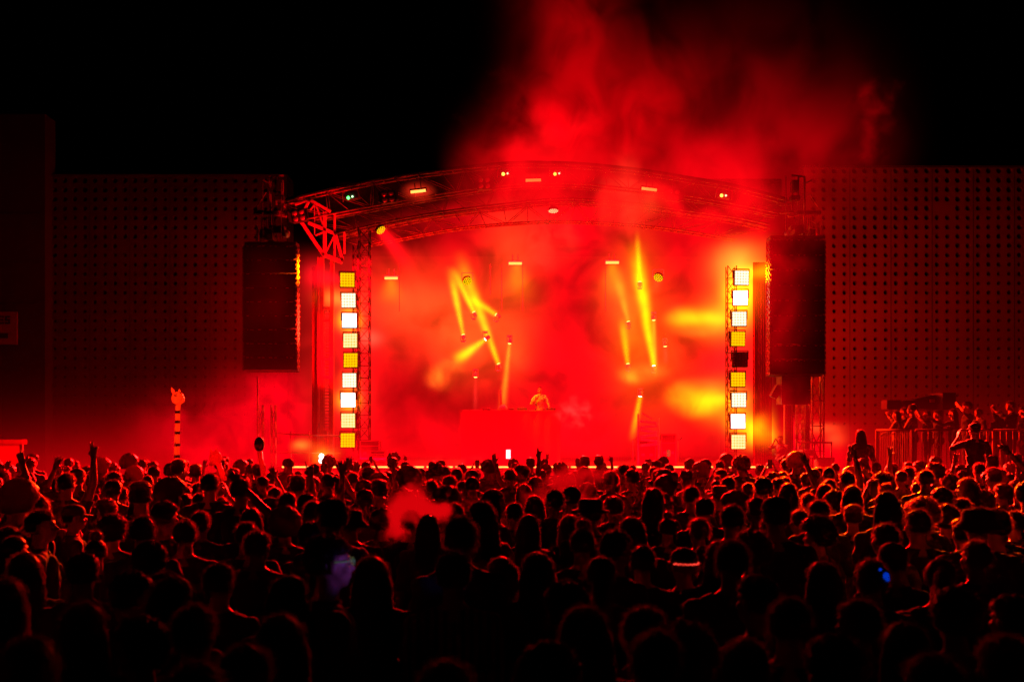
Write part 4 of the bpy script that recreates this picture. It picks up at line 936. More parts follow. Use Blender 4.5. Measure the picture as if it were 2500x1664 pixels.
def body_spec(L='down',Rr='down',lf='relax',rf='relax',seat=False,lean=0.):
    caps=[];ells=[]; V=Vector
    ARM={'down':((.25,-.03,1.14),(.27,.06,.90)),'straight':((.25,.07,1.67),(.23,.12,1.92)),'bent':((.38,.12,1.52),(.30,.17,1.77)),
         'wide':((.40,.05,1.60),(.50,.10,1.84)),'phone':((.27,.24,1.33),(.09,.42,1.60)),'phonehi':((.24,.22,1.60),(.10,.34,1.84)),'rail':((.30,.12,1.20),(.22,.36,1.10)),
         'lean':((.44,.05,1.66),(.66,.10,1.88)),'chin':((.29,.10,1.18),(.06,.22,1.40)),'table':((.31,.03,1.17),(.36,.22,.98)),'fwd':((.33,.25,1.36),(.42,.48,1.48)),
         'shade':((.36,.22,1.56),(.16,.26,1.68)),'clap':((.27,.22,1.35),(.08,.38,1.52))}
    caps += [(V((0,0,.97)),V((0,.01,1.15)),.125,.115,'torso'),(V((0,.01,1.15)),V((0,0,1.33)),.115,.13,'torso')]
    ells += [((0,-.01,.97),(.165,.115,.13),'hip'),((0,.0,1.15),(.145,.10,.15),'torso'),((0,0,1.32),(.17,.115,.15),'torso'),((-.075,-.06,.93),(.085,.09,.10),'hip'),((.075,-.06,.93),(.085,.09,.10),'hip')]
    caps += [(V((-.13,0,1.425)),V((.13,0,1.425)),.062,.062,'torso'),(V((-.06,-.01,1.46)),V((0,0,1.50)),.055,.055,'torso'),(V((.06,-.01,1.46)),V((0,0,1.50)),.055,.055,'torso')]
    caps += [(V((0,-.005,1.44)),V((0,.012,1.58)),.062,.054,'neck')]
    # head with face
    H=V((0,.02,1.655))
    ells += [(H+V((0,-.012,.018)),(.074,.093,.088),'head'),(H+V((0,.030,-.045)),(.056,.066,.068),'head'),(H+V((0,.062,-.085)),(.030,.026,.022),'head'),
             (H+V((-.036,.062,-.022)),(.024,.026,.022),'head'),(H+V((.036,.062,-.022)),(.024,.026,.022),'head'),(H+V((0,.076,.026)),(.050,.017,.012),'head'),
             (H+V((0,.088,-.058)),(.022,.011,.010),'head')]
    caps += [(H+V((0,.084,.012)),H+V((0,.108,-.024)),.009,.013,'head')]
    for s in(-1,1): ells.append((H+V((s*.077,-.008,-.012)),(.010,.020,.032),'head'))
    for s,mode,fg in((-1,L,lf),(1,Rr,rf)):
        e,w=ARM[mode]; e=V((e[0]*s,e[1],e[2])); w=V((w[0]*s,w[1],w[2])); sh=V((s*.185,0,1.415))
        caps += [(sh,sh.lerp(e,.5),.060,.050,'uparm'),(sh.lerp(e,.5),e,.050,.041,'uparm'),(e,e.lerp(w,.35),.041,.040,'forearm'),(e.lerp(w,.35),w,.040,.026,'forearm')]
        d=(w-e).normalized()
        if mode in('phone','phonehi','clap'): d=(d+V((0,0,1))*.9).normalized(); nr=V((-s,.1,0))
        elif mode=='rail': d=(d+V((0,.3,-.3))).normalized(); nr=V((0,-.2,-1))
        elif mode=='chin': d=V((-s*.5,.1,.8)).normalized(); nr=V((0,-1,0))
        elif mode=='table': d=V((0,.8,-.3)).normalized(); nr=V((0,0,-1))
        elif mode in('down',): nr=V((-s,0,0))
        else: nr=V((0,1,0))
        hand(caps,w+d*.01,d,s if mode!='down' else -s,nr,fg)
    for s in(-1,1):
        if seat: hp,kn,an=V((s*.10,.0,.93)),V((s*.15,.40,.90)),V((s*.13,.38,.47))
        else: hp,kn,an=V((s*.095,0,.92)),V((s*.11,.02,.50)),V((s*.12,-.02,.09))
        caps += [(hp,hp.lerp(kn,.5),.090,.075,'thigh'),(hp.lerp(kn,.5),kn,.075,.056,'thigh'),(kn,kn.lerp(an,.35)+V((0,-.012,0)),.055,.056,'shin'),(kn.lerp(an,.35)+V((0,-.012,0)),an,.056,.038,'shin')]
        caps += [(an+V((0,-.03,-.045)),an+V((0,.16,-.055)),.038,.030,'foot'),(an,an+V((0,.03,-.04)),.042,.042,'foot')]
    return caps,ells

def classify(me,caps,ells):
    n=len(me.vertices); co=np.empty(n*3); me.vertices.foreach_get('co',co); co=co.reshape(-1,3)
    best=np.full(n,1e9); lab=np.empty(n,dtype=object)
    for a,b,ra,rb,l in caps:
        a=np.array(a);b=np.array(b);d=b-a; t=np.clip(((co-a)@d)/(d@d),0,1); dist=np.linalg.norm(co-(a+t[:,None]*d),axis=1)-(ra+(rb-ra)*t)
        m=dist<best; best[m]=dist[m]; lab[m]=l
    for c,r,l in ells:
        r=np.array(r); q=np.linalg.norm((co-np.array(c))/r,axis=1); dist=(q-1)*r.mean(); m=dist<best-.004; best[m]=dist[m]; lab[m]=l
    return co,lab

def garment(me,co,lab,labels,thick,name,wr=.008,zmin=-9,zmax=9,flare=0,wscale=9.):
    n=len(me.vertices); nor=np.empty(n*3); me.vertices.foreach_get('normal',nor); nor=nor.reshape(-1,3)
    ok=np.isin(lab.astype(str),labels)&(co[:,2]>zmin)&(co[:,2]<zmax)
    nl=len(me.loops); li=np.empty(nl,dtype=np.int32); me.loops.foreach_get('vertex_index',li)
    ls=np.empty(len(me.polygons),dtype=np.int32); me.polygons.foreach_get('loop_start',ls); lt=np.empty(len(me.polygons),dtype=np.int32); me.polygons.foreach_get('loop_total',lt)
    q=li[ls[lt==4][:,None]+np.arange(4)]; q=q[ok[q].all(axis=1)]
    used,inv=np.unique(q,return_inverse=True); inv=inv.reshape(-1,4)
    p=co[used]; nn=nor[used]; w=wscale*2.2
    k=np.sin(p[:,0]*w+2*np.sin(p[:,2]*w*.7))*np.sin(p[:,2]*w*.9+1.5*np.sin(p[:,1]*w))*.6+.4*np.sin(p[:,2]*w*2.1+p[:,0]*w*1.7)
    vs=p+nn*(thick+wr*k)[:,None]
    g=bpy.data.meshes.new(name); g.from_pydata(vs.tolist(),[],inv.tolist()); g.materials.append(CLOTH['black'])
    g.polygons.foreach_set('use_smooth',[True]*len(g.polygons)); g.update(); return g

BODIES={}
def get_body(key,spec,sleeve='short',voxel=.0095,lo=False):
    if key in BODIES: return BODIES[key]
    caps,ells=body_spec(**spec)
    me=capsules_to_mesh(caps,ells,voxel,3 if voxel<.008 else 2)
    co,lab=classify(me,caps,ells)
    tops=['torso','uparm','hip']+(['forearm'] if sleeve=='long' else [])
    shirt=garment(me,co,lab,tops,.012,'shirt',.012,zmin=.88,zmax=1.50)
    tr=garment(me,co,lab,['hip','thigh','shin'],.010,'trousers',.008,zmax=1.03)
    sh=garment(me,co,lab,['foot'],.006,'shoes',.0)
    BODIES[key]=(me,shirt,tr,sh); return BODIES[key]

# ---- hair
HC0=Vector((0,.008,1.673)); HR=Vector((.074,.093,.088))
def hair_mesh(style,seed):
    rs=np.random.RandomState(seed); mb=MB()
    P={'short':(.012,.008,.032,.0,1300),'crop':(.005,.002,.013,.0,1100),'curly':(.040,.022,.040,1.,2300),'bushy':(.062,.030,.055,1.,2800),'afro':(.085,.012,.030,1.,3000),
       'long':(.016,.006,.03,.0,700),'bun':(.010,.004,.02,.0,700),'ponytail':(.010,.004,.02,.0,700),'tousled':(.022,.014,.045,.5,1500),'flat':(.018,.006,.02,.0,1100)}[style]
    th,na,SL,curl,ns=P; off=Vector(rs.uniform(-50,50,3))
    def surf(u):
        th_=th*(.55+.45*max(0,u.z+.4))
        if u.y>.15: line=.42-(.1*u.y)           # forehead line
        elif u.y>-.25: line=.10-.3*(.15-u.y)
        else: line=-.62
        k=max(0,min(1,(u.z-line)/.16+.5))
        if style in('afro','bushy','curly') : th_=th*(.75+.25*max(0,u.z+.4))
        nn=mnoise.noise(u*(7 if curl else 3.2)+off)+.5*mnoise.noise(u*(15 if curl else 8)+off)
        r=th_+na*nn
        if style=='flat' and u.z>.6: r+=.02
        if style=='tousled' and u.z>.3: r+=.012*mnoise.noise(u*5+off)
        e=1/math.sqrt((u.x/HR.x)**2+(u.y/HR.y)**2+(u.z/HR.z)**2)
        return HC0+u*(e*(1-.16*(1-k))+r*k), k
    n,m=44,30; vs=[];fs=[]
    for j in range(m+1):
        t=math.pi*j/m
        for i in range(n):
            a=2*math.pi*i/n; vs.append(surf(Vector((math.sin(t)*math.cos(a),math.sin(t)*math.sin(a),math.cos(t))))[0])
    for j in range(m):
        for i in range(n):
            a=j*n+i;b=j*n+(i+1)%n; fs.append((a,a+n,b+n,b))
    mb.add(vs,fs)
    def ribbon(pts,w):
        d=(pts[1]-pts[0]).normalized(); s=d.cross(Vector(rs.normal(size=3))).normalized()*w/2; v=[];f=[]
        for k,p in enumerate(pts):
            q=1-.8*k/(len(pts)-1); v += [p-s*q,p+s*q]
        for k in range(len(pts)-1): f.append((2*k,2*k+1,2*k+3,2*k+2))
        mb.add(v,f)
    cnt=0
    while cnt<ns:
        u=Vector(rs.normal(size=3)).normalized(); p,k=surf(u)
        if k<.6: continue
        cnt+=1
        if curl:
            d=(u+Vector(rs.normal(size=3))*.8).normalized(); c=Vector(rs.normal(size=3)).normalized(); Ln=SL*rs.uniform(.4,1.15); pts=[p-u*.01]
            for q in range(4):
                d=(d+c.cross(d)*1.0+Vector((0,0,-.1))).normalized(); pts.append(pts[-1]+d*Ln/4)
            ribbon(pts,.0030)
        else:
            d=(u*.35+Vector((0,-.25,-.5 if style!='flat' else .7))*(1 if u.z<.5 else .35)+Vector(rs.normal(size=3))*.28).normalized(); Ln=SL*rs.uniform(.4,1.3)
            ribbon([p-u*.004,p+d*Ln*.5+u*.002,p+d*Ln+Vector((0,0,-Ln*.25))],.0022)
    if style=='long':
        Ld=.34+.1*rs.rand(); mb.sph((0,-.050,1.53),(.088,.058,.20),20,14); mb.sph((-.07,-.01,1.57),(.032,.055,.14),12,10); mb.sph((.07,-.01,1.57),(.032,.055,.14),12,10)
        for q in range(1500):
            a=rs.uniform(math.pi*.97,math.pi*2.03); u=Vector((math.cos(a),math.sin(a),0)); r0=.088
            z0=1.70-rs.rand()*.08; p=Vector((u.x*(.086),u.y*.105,z0)); pts=[p]; wv=rs.uniform(0,6); ln=Ld*rs.uniform(.75,1.15)
            for k in range(1,7):
                f=k/6; sp=1+.25*f+.04*rs.normal(); pts.append(Vector((u.x*.092*sp+.008*math.sin(wv+f*7),u.y*.105*(1+.15*f)-.015*f+.006*math.cos(wv+f*8),z0-ln*f)))
            ribbon(pts,.005)
    if style=='bun':
        mb.sph((0,-.03,1.80),(.046,.046,.040),14,10)
        for q in range(260):
            u=Vector(rs.normal(size=3)).normalized(); p=Vector((0,-.03,1.80))+u*.042; d=u.cross(Vector(rs.normal(size=3))).normalized(); ribbon([p,p+d*.02+u*.006,p+d*.035+u*.010],.002)
    if style=='ponytail':
        for q in range(500):
            a=Vector(rs.normal(size=3))*.010; p=Vector((0,-.095,1.72))+a; dx=rs.normal()*.03; ln=rs.uniform(.18,.30)
            ribbon([p,p+Vector((dx*.3,-.045,-.01)),p+Vector((dx*.7,-.060,-ln*.5)),p+Vector((dx,-.045,-ln))],.005)
        mb.sph((0,-.135,1.63),(.022,.022,.09),10,8)
    me=mb.mesh('hair',HAIRM[0],True); return me
HAIRS={}
def get_hair(style,v):
    k=(style,v%2 if style!='long' else v%3)
    if k not in HAIRS: HAIRS[k]=hair_mesh(style,hash(style)%997*0+sum(map(ord,style))*3+k[1]*101)
    return HAIRS[k]
def hat_mesh(kind):
    mb=MB(); c=HC0
    if kind=='cap':
        mb.lathe(c+Vector((0,0,.018)),[(.096,-.01),(.100,.01),(.098,.04),(.083,.07),(.05,.09),(.012,.097),(.006,.102)],n=28,sx=.90,sy=1.08)
        vs=[];fs=[]
        for k in range(13):
            a=math.pi*(.12+.76*k/12); vs.append(c+Vector((.088*math.cos(a),.103*math.sin(a),.02))); vs.append(c+Vector((.092*math.cos(a),.103*math.sin(a)+.075*math.sin(a),.008)))
        vs2=[v+Vector((0,0,-.005)) for v in vs]; n=len(vs)
        for k in range(12): a=2*k; fs += [(a,a+1,a+3,a+2),(n+a,n+a+2,n+a+3,n+a+1),(a+1,n+a+1,n+a+3,a+3)]
        mb.add(vs+vs2,fs)
    elif kind=='beanie': mb.lathe(c+Vector((0,-.005,.0)),[(.097,-.02),(.101,-.01),(.101,.015),(.098,.018),(.097,.05),(.082,.085),(.05,.108),(.01,.115)],n=28,sx=.88,sy=1.06)
    elif kind=='bucket_hat': mb.lathe(c+Vector((0,0,0)),[(.150,-.03),(.147,-.022),(.104,.02),(.098,.07),(.088,.088),(.01,.094)],n=32,sx=.95,sy=1.05)
    else: mb.lathe(c+Vector((0,0,.01)),[(.155,.0),(.152,.008),(.100,.016),(.097,.03),(.090,.085),(.075,.100),(.03,.092),(.005,.09)],n=32,sx=.92,sy=1.1)
    return mb.mesh(kind,M_CAPS[0],True)
HATS={k:hat_mesh(k) for k in('cap','beanie','bucket_hat','brimmed_hat')}

SPECS={'down':dict(),'down2':dict(L='down',Rr='phone',rf='grip'),'one_up':dict(Rr='straight',rf='point'),'one_up_left':dict(L='bent',lf='open'),'both_up':dict(L='wide',Rr='straight',lf='open',rf='two'),
 'horns':dict(L='lean',lf='horns'),'phone':dict(L='phonehi',Rr='phonehi',lf='grip',rf='grip'),'lean_right':dict(Rr='lean',rf='open'),'rail':dict(L='rail',Rr='rail'),'shade':dict(L='shade',Rr='down',lf='open'),
 'seat':dict(L='clap',Rr='table',lf='open',seat=True),'seat2':dict(seat=True),'clap':dict(L='clap',Rr='clap',lf='open',rf='open'),'dj':dict(L='table',Rr='chin',rf='fist'),'fwd':dict(L='fwd',Rr='down',lf='open'),'wide_left':dict(L='straight',lf='open'),'lean_left':dict(L='lean',lf='open')}
def put(o,me,name,parent,m=None):
    c=bpy.data.objects.new(name,me); COL.objects.link(c); c.parent=parent
    if m is not None:
        c.material_slots[0].link='OBJECT'; c.material_slots[0].material=m
    return c
PEOPLE=[]
def person(x,y,h,style,pose='down',rz=0.,z=0.,hat=None,top='black',skin=0,hm=0,label=None,sleeve='short',group='people standing in the concert crowd',hatm=0,topmat=None):
    fine=pose not in('down','down2','seat2')
    me,shirt,tr,sh=get_body(pose+sleeve,SPECS[pose],sleeve,.0078 if fine else .0105)
    t=thing('person',label,'person',(x,y,z),rz,group); s=h/1.755; t.scale=(s*random.uniform(.97,1.05),s,s)
    put(t,me,'body',t,SKINS[skin]); put(t,get_hair(style,random.randint(0,5)),'hair',t,HAIRM[hm])
    put(t,shirt,'shirt',t,topmat or CLOTH[top]); put(t,tr,'trousers',t,M_JEANS); put(t,sh,'shoes',t,M_SHOE)
    if hat: put(t,HATS[hat],hat,t,M_CAPS[hatm])
    PEOPLE.append((t,dict(style=style,pose=pose,hat=hat,top=top)))
    return t

# heads read off the photograph: x, top y, width in photo px, style, optional settings
Z1=2.772
RAW=[]
def add(ox,lst):
    for q in lst:
        x,y,w,st=q[:4]; RAW.append((ox+x/Z1,1100+y/Z1,w/Z1,st,q[4] if len(q)>4 else {}))
add(0,[(270,318,150,'short'),(262,408,190,'short',dict(rz=-1.2)),(60,520,170,'long'),(215,505,150,'curly'),(85,300,140,'short',dict(hat='cap')),(490,352,150,'short',dict(hat='cap',hatm=1,rz=-1.0)),(720,330,130,'curly'),
 (760,440,160,'bushy'),(940,230,110,'curly'),(935,332,150,'long'),(1090,315,150,'curly',dict(rz=-1.1)),(1135,195,110,'crop'),(965,450,200,'short'),(820,250,100,'short'),(1000,165,90,'crop'),(330,195,140,'afro'),
 (480,145,120,'curly'),(1350,290,110,'short'),(1250,295,100,'tousled'),(1475,322,170,'bushy'),(1355,415,150,'short'),(1250,480,190,'short'),(1700,395,180,'long'),(1860,250,110,'short'),(1985,215,110,'long'),(2120,345,150,'short'),
 (2100,490,200,'tousled'),(1740,550,190,'short'),(2250,345,110,'long'),(560,700,250,'tousled'),(1310,1060,190,'short'),(560,1050,300,'long'),(1330,1450,270,'short'),(1010,630,200,'curly'),(650,540,160,'bun'),(1660,1330,280,'short'),
 (40,880,240,'long'),(170,700,200,'long'),(880,830,230,'tousled'),(1120,840,220,'curly'),(1480,770,220,'short'),(1950,860,240,'long'),(960,1150,250,'curly'),(200,1280,290,'short'),(1900,1130,250,'long'),(2160,150,95,'curly'),(2290,200,100,'short')])
add(800,[(150,370,180,'short',dict(hat='bucket_hat')),(365,400,190,'curly'),(560,410,150,'short'),(680,440,150,'long'),(350,200,130,'flat'),(860,360,150,'short'),(1045,350,210,'long'),(900,455,250,'short'),(1265,355,130,'short'),
 (1360,440,160,'long'),(1640,440,160,'long'),(1540,270,140,'short'),(1780,310,170,'short',dict(hat='brimmed_hat')),(1935,315,150,'curly'),(1935,205,110,'curly'),(2050,150,95,'curly'),(1400,310,150,'long'),(1650,250,140,'tousled'),
 (1940,545,230,'short'),(850,700,290,'tousled',dict(stripe=1)),(1420,700,280,'long'),(1850,720,220,'ponytail'),(2130,650,190,'short'),(2240,130,100,'short'),(2200,190,95,'short',dict(hat='beanie')),(2270,290,140,'long'),
 (1740,1070,260,'long'),(2140,1065,240,'short'),(2220,1235,300,'short'),(800,1440,290,'short'),(300,730,220,'long'),(980,175,110,'crop'),(700,130,100,'curly'),(830,245,120,'short'),(60,160,90,'curly'),(1180,720,230,'ponytail'),(1620,900,230,'curly'),(1490,1330,300,'curly'),(560,250,110,'curly'),(170,150,90,'short'),(330,150,90,'curly'),(1860,80,60,'short'),(2170,55,60,'short'),(2020,95,70,'short')])
add(1650,[(75,140,115,'curly'),(105,245,130,'short'),(195,320,150,'short'),(380,375,180,'short'),(300,225,120,'short',dict(hat='brimmed_hat',hatm=2)),(430,330,120,'tousled'),(355,180,110,'short'),(490,220,95,'short'),(570,235,110,'long'),
 (660,150,110,'curly'),(735,180,95,'short'),(760,120,90,'curly'),(890,155,110,'curly'),(940,120,85,'crop'),(1035,110,90,'crop'),(1040,195,100,'short'),(760,225,140,'long'),(900,290,120,'short'),(680,300,200,'short',dict(hat='cap')),
 (1080,280,150,'bushy'),(970,340,160,'short'),(1200,370,150,'flat'),(1250,265,120,'curly'),(1300,145,95,'short'),(1420,225,110,'short'),(1200,130,120,'afro'),(1230,195,100,'curly'),(1660,170,110,'curly'),(1760,90,120,'curly'),
 (1690,135,110,'short'),(1855,165,135,'bushy'),(1640,335,190,'bushy'),(1640,405,190,'short'),(1800,255,160,'curly'),(1830,375,190,'bushy'),(2085,275,160,'bushy'),(2130,135,130,'afro'),(2220,230,140,'curly'),(1940,325,120,'short'),
 (1990,245,110,'curly'),(2200,425,160,'short'),(1425,500,200,'short'),(970,455,260,'bushy'),(840,405,150,'short'),(650,450,180,'short'),(520,560,280,'bushy'),(300,620,210,'long'),(160,460,130,'short'),(60,640,170,'short',dict(hat='cap',band=1)),
 (1330,745,240,'short',dict(blue=1)),(1790,735,270,'ponytail'),(2040,615,200,'short'),(1900,950,280,'curly'),(770,1010,230,'short'),(60,1190,380,'bushy'),(470,1290,300,'short'),(2290,985,260,'tousled'),(2300,415,130,'short'),
 (560,860,260,'tousled'),(1250,1020,260,'short'),(1080,1280,300,'curly'),(1560,1180,290,'long'),(2230,1270,330,'short'),(1000,760,220,'long'),(1750,1400,300,'short')])
occ=[]
def free(x,y,r): return all((x-a)**2+(y-b)**2>r*r for a,b in occ)
TOPS=['black','charcoal','navy','maroon','grey','black','charcoal','pale']
def solve(px,py,w,st):
    hw={'curly':.235,'bushy':.27,'afro':.28,'long':.21,'short':.19,'crop':.18}.get(st,.20)
    d=F*hw/max(20,w); h=HC-(py-PY0)*d/F; h=max(1.56,min(1.86,h)); d=(HC-h)*F/(py-PY0); return d,h
EXTRA={'curly':.03,'bushy':.05,'afro':.08,'tousled':.02,'flat':.03,'bun':.07}
special={}
for i,(px,py,w,st,o) in enumerate(RAW):
    d,h=solve(px,py,w,st); x=XW(px,d)
    ok=False
    for tr in range(8):
        if free(x,d,.34): ok=True;break
        d*=1.03 if tr%2 else .985; h=HC-(py-PY0)*d/F; x=XW(px,d)
    if h<1.45 or h>1.98: h=max(1.5,min(1.95,h))
    occ.append((x,d)); b=h-EXTRA.get(st,.012)-(.03 if o.get('hat') else 0)
    p=person(x,d,b,st,'down',o.get('rz',random.gauss(0,.35)),hat=o.get('hat'),top=random.choice(TOPS),skin=random.choice((0,0,1,1,2)),hm=random.choice((0,0,1,1,2)),hatm=o.get('hatm',0),
             sleeve='short',topmat=M_STRIPE if o.get('stripe') else None)
    for k in('stripe','blue','band'):
        if o.get(k): special[k]=p; PEOPLE[-1][1][k]=1

# people with raised arms / phones, at photo positions of the raised hand
M_PHONE=mat('phone case',(.02,.02,.02),.3); E_SCR=emit('phone screen white',(.85,.9,1),1.6); E_SCR2=emit('phone screen red',(1,.08,.03),.6)
def hand_person(hx,hy,d,pose,hand_w,style,label,rz=0,h=None,sleeve='short',skin=0,top='black',hat=None):
    """HAND_W: hand position of the pose in body metres (unrotated)"""
    c,s=math.cos(rz),math.sin(rz); tgt=W(hx,hy,d)
    hz=tgt.z; sc=max(.86,min(1.1,hz/hand_w[2])); bx=hand_w[0]*sc; by=hand_w[1]*sc
    x=tgt.x-(bx*c-by*s); y=d-(bx*s+by*c); occ.append((x,y))
    p=person(x,y,1.755*sc,style,pose,rz,top=top,skin=skin,label=label,sleeve=sleeve,hat=hat); PEOPLE[-1][1]['fixed']=bool(label)
    return p
hand_person(574,1152,9.0,'horns',(-.70,.11,1.99),'tousled','person leaning an arm out with horned fingers, black against the red smoke',rz=.1,skin=2)
hand_person(755,1140,9.6,'one_up',(.22,.13,2.03),'short','person pointing one finger upward, below the left light column',rz=.2)
hand_person(247,1135,16,'both_up',(.22,.13,2.03),'short','person with two fingers raised near the far left crowd',rz=.1)
hand_person(448,1160,13,'one_up_left',(-.27,.19,1.88),'short','person with open bent hand raised right beside the striped inflatable')
hand_person(500,1150,16,'wide_left',(-.22,.13,2.03),'curly','person reaching an open hand between the two inflatables',rz=-.4)
hand_person(560,1180,10,'clap',(.08,.38,1.66),'short','person with both palms raised below the round inflatable')
hand_person(1260,1130,17,'phonehi' if False else 'phone',(.0,.36,1.95),'short','person holding up the white lit phone near centre')
hand_person(1165,1140,19,'phone',(.0,.36,1.95),'short','person holding up a dark phone left of centre')
hand_person(1337,1115,22,'wide_left',(-.22,.13,2.03),'short','person with open hand raised inside the wispy smoke')
hand_person(1465,1130,20,'lean_left',(-.70,.11,1.99),'short','person reaching an arm out right of the wispy smoke')
hand_person(1492,1118,20,'one_up',(.22,.13,2.03),'short','person pointing straight up right of the wispy smoke')
hand_person(1790,1115,22,'horns',(-.70,.11,1.99),'short','person making horned fingers below the right light column',top='charcoal')
hand_person(1880,1140,18,'phone',(.0,.36,1.95),'curly','person filming with a phone right of the right light column')
hand_person(1753,1170,15,'phone',(.0,.36,1.90),'short','person filming with a red lit phone below right light column')
hand_person(2134,1200,11,'phone',(.0,.36,1.85),'curly','person filming with a phone left of the railed platform')
hand_person(2175,1098,15,'wide_left',(-.22,.13,2.03),'short','person stretching an open lit hand up before the platform corner')
hand_person(2333,1112,15,'one_up_left',(-.27,.19,1.88),'short','person raising a lit bent hand before the middle of the platform',skin=0)
hand_person(2120,1145,12.5,'lean_left',(-.70,.11,1.99),'curly','person reaching a long bare arm left, before the smoky equipment',rz=.1)
hand_person(2452,1082,11.5,'horns',(-.70,.11,1.99),'curly','person reaching a bare forearm up beside the shoulder rider',rz=.15)
hand_person(905,1130,22,'phone',(.0,.36,1.95),'short','person holding a phone up under the flight cases')
hand_person(990,1130,21,'one_up',(.22,.13,2.03),'curly','person raising a fist-like hand below the stage edge lights')
hand_person(20,1130,14,'wide_left',(-.22,.13,2.03),'curly','person raising a hand against the white kiosk',rz=-.2)
# phones as things
def phone(px,py,Y,label,scr,rz=0,rx=0):
    t=thing('phone',label,'phone',W(px,py,Y)); t.rotation_euler=(rx,0,rz)
    MB().box((0,0,0),(.078,.009,.155)).build('case',M_PHONE,t,bevel=.004)
    if scr: MB().box((0,-.0065,0),(.070,.003,.143)).build('screen',scr,t)
    MB().lathe((.02,.006,.055),[(.009,0),(.008,.003)],n=10,R=Matrix.Rotation(-math.pi/2,3,'X')).build('camera_lens',M_OFF,t)
phone(1241,1108,16.2,'phone with a glowing white screen held up at centre',E_SCR)
phone(1165,1132,18.7,'dark phone held up left of centre',None)
phone(1753,1158,14.6,'phone with red image held up below the right light column',E_SCR2)
phone(2134,1192,10.7,'dark phone held up left of the railed platform',None)
phone(1632,1106,21.5,'phone held sideways right of the performer',E_SCR2,rx=0)
phone(905,1122,21.7,'dark phone held up before the flight cases',None)
phone(1880,1132,17.7,'dark tilted phone held up right of the right light column',None)

# fill the rest of the crowd on a jittered grid
cands=[]
y=3.4
while y<20:
    half=.53*y+.6; stepx=.62+.004*y; x=-half+random.random()*.4
    while x<half:
        cands.append((x+random.gauss(0,.10),y+random.gauss(0,.12),random.random())); x+=stepx
    y+=.62+.012*y
fills=[(x,y) for x,y,_ in cands if free(x,y,.40) and not(y<5.6 and random.random()<.72) and not (y<5 and 1010<PX0+x*F/y<1260) and y<19.6 and not (5.3<y<8.5 and 935<PX0+x*F/y<1130) and not (7<y<10.9 and 1240<PX0+x*F/y<1500)]
fills2=[]
for x,y in fills:
    if free(x,y,.40): fills2.append((x,y)); occ.append((x,y))
fills2.sort(key=lambda p:p[1]+.0*p[0])
N_IND=296-len(PEOPLE)-16
STY=['short','short','crop','curly','curly','bushy','long','long','tousled','ponytail','bun','flat','afro','short']
import os
far=[]
for i,(x,y) in enumerate(fills2):
    h=max(1.52,min(1.86,random.gauss(1.68,.075))); st=random.choice(STY); hat=random.choice([None]*7+['cap','beanie','bucket_hat','cap']) if st in('short','crop','curly') else None
    if i<N_IND:
        pose='down' if random.random()<.86 or y<8.5 else random.choice(['one_up_left','both_up','clap','one_up','wide_left','horns'])
        person(x,y,h-EXTRA.get(st,.012),st,pose,random.gauss(0,.35) if random.random()<.88 else random.choice((-1,1))*random.uniform(.9,1.6),hat=hat,top=random.choice(TOPS),skin=random.choice((0,0,1,1,2)),hm=random.choice((0,0,1,1,2)),hatm=random.choice((0,1,2)),sleeve='short')
    else: far.append((x,y,h,st,hat,random.gauss(0,.3)))

# platform people
def plat(px,top,style,pose,label,rz=0,Y=None,hat=None,topc='black',skin=0,sleeve='long'):
    Y=Y or 24.9; zh=ZW(top,Y); h=max(1.55,min(1.85,zh-1.2)); return person(XW(px,Y),Y,h,style,pose,rz,z=1.2,hat=hat,top=topc,skin=skin,label=label,sleeve=sleeve,group='people on the viewing platform')
plat(2190,1004,'long','rail','person with bright sleeves leaning on the platform corner rail, first of the pair',1.0,24.6,topc='pale')
plat(2208,996,'short','clap','bearded person with raised hands behind the platform corner rail',1.2,25.4,topc='grey')
plat(2227,990,'crop','rail','person in beanie and pale jacket leaning on the platform corner',1.1,24.5,hat='beanie',topc='pale')
plat(2265,1003,'short','phone','person holding a phone up on the platform beside the beanie wearer',1.3,25.2,topc='grey')
plat(2290,1003,'tousled','down','person in dark coat facing left at the middle rail',1.4,25.4)
plat(2328,1000,'long','fwd','person in open coat with long hair at the middle rail',1.1,24.8,topc='grey')
plat(2362,984,'curly','shade','person shading their eyes with a raised arm on the platform',1.5,25.6)
plat(2390,998,'short','down','bearded person in glasses looking left on the platform',1.7,25.0)
plat(2440,1003,'long','down','person in black with long hair at the right rail',.3,25.0)
plat(2468,980,'short','clap','tall person in black with hands at the chin on the platform',1.5,24.8)
plat(2500,995,'curly','down','person cut by the right frame edge on the platform',1.2,24.9,topc='grey')
# shoulder riders
p=person(XW(2400,17),17.3,1.74,'short','seat',.15,z=.63,top='black',hat='cap',label='person in black riding on shoulders, lit cheek, before the platform',group='people riding on shoulders')
c=person(XW(2398,17.5),17.52,1.62,'short','down',0,label='person carrying the shoulder rider before the platform'); occ.append((XW(2398,17.5),17.52))
p=person(XW(2115,19),19.3,1.66,'long','seat2',.0,z=.62,top='maroon',label='long haired person riding on shoulders beside the platform corner',group='people riding on shoulders')
c=person(XW(2113,19.6),19.55,1.60,'short','down',0,label='person carrying the long haired shoulder rider')
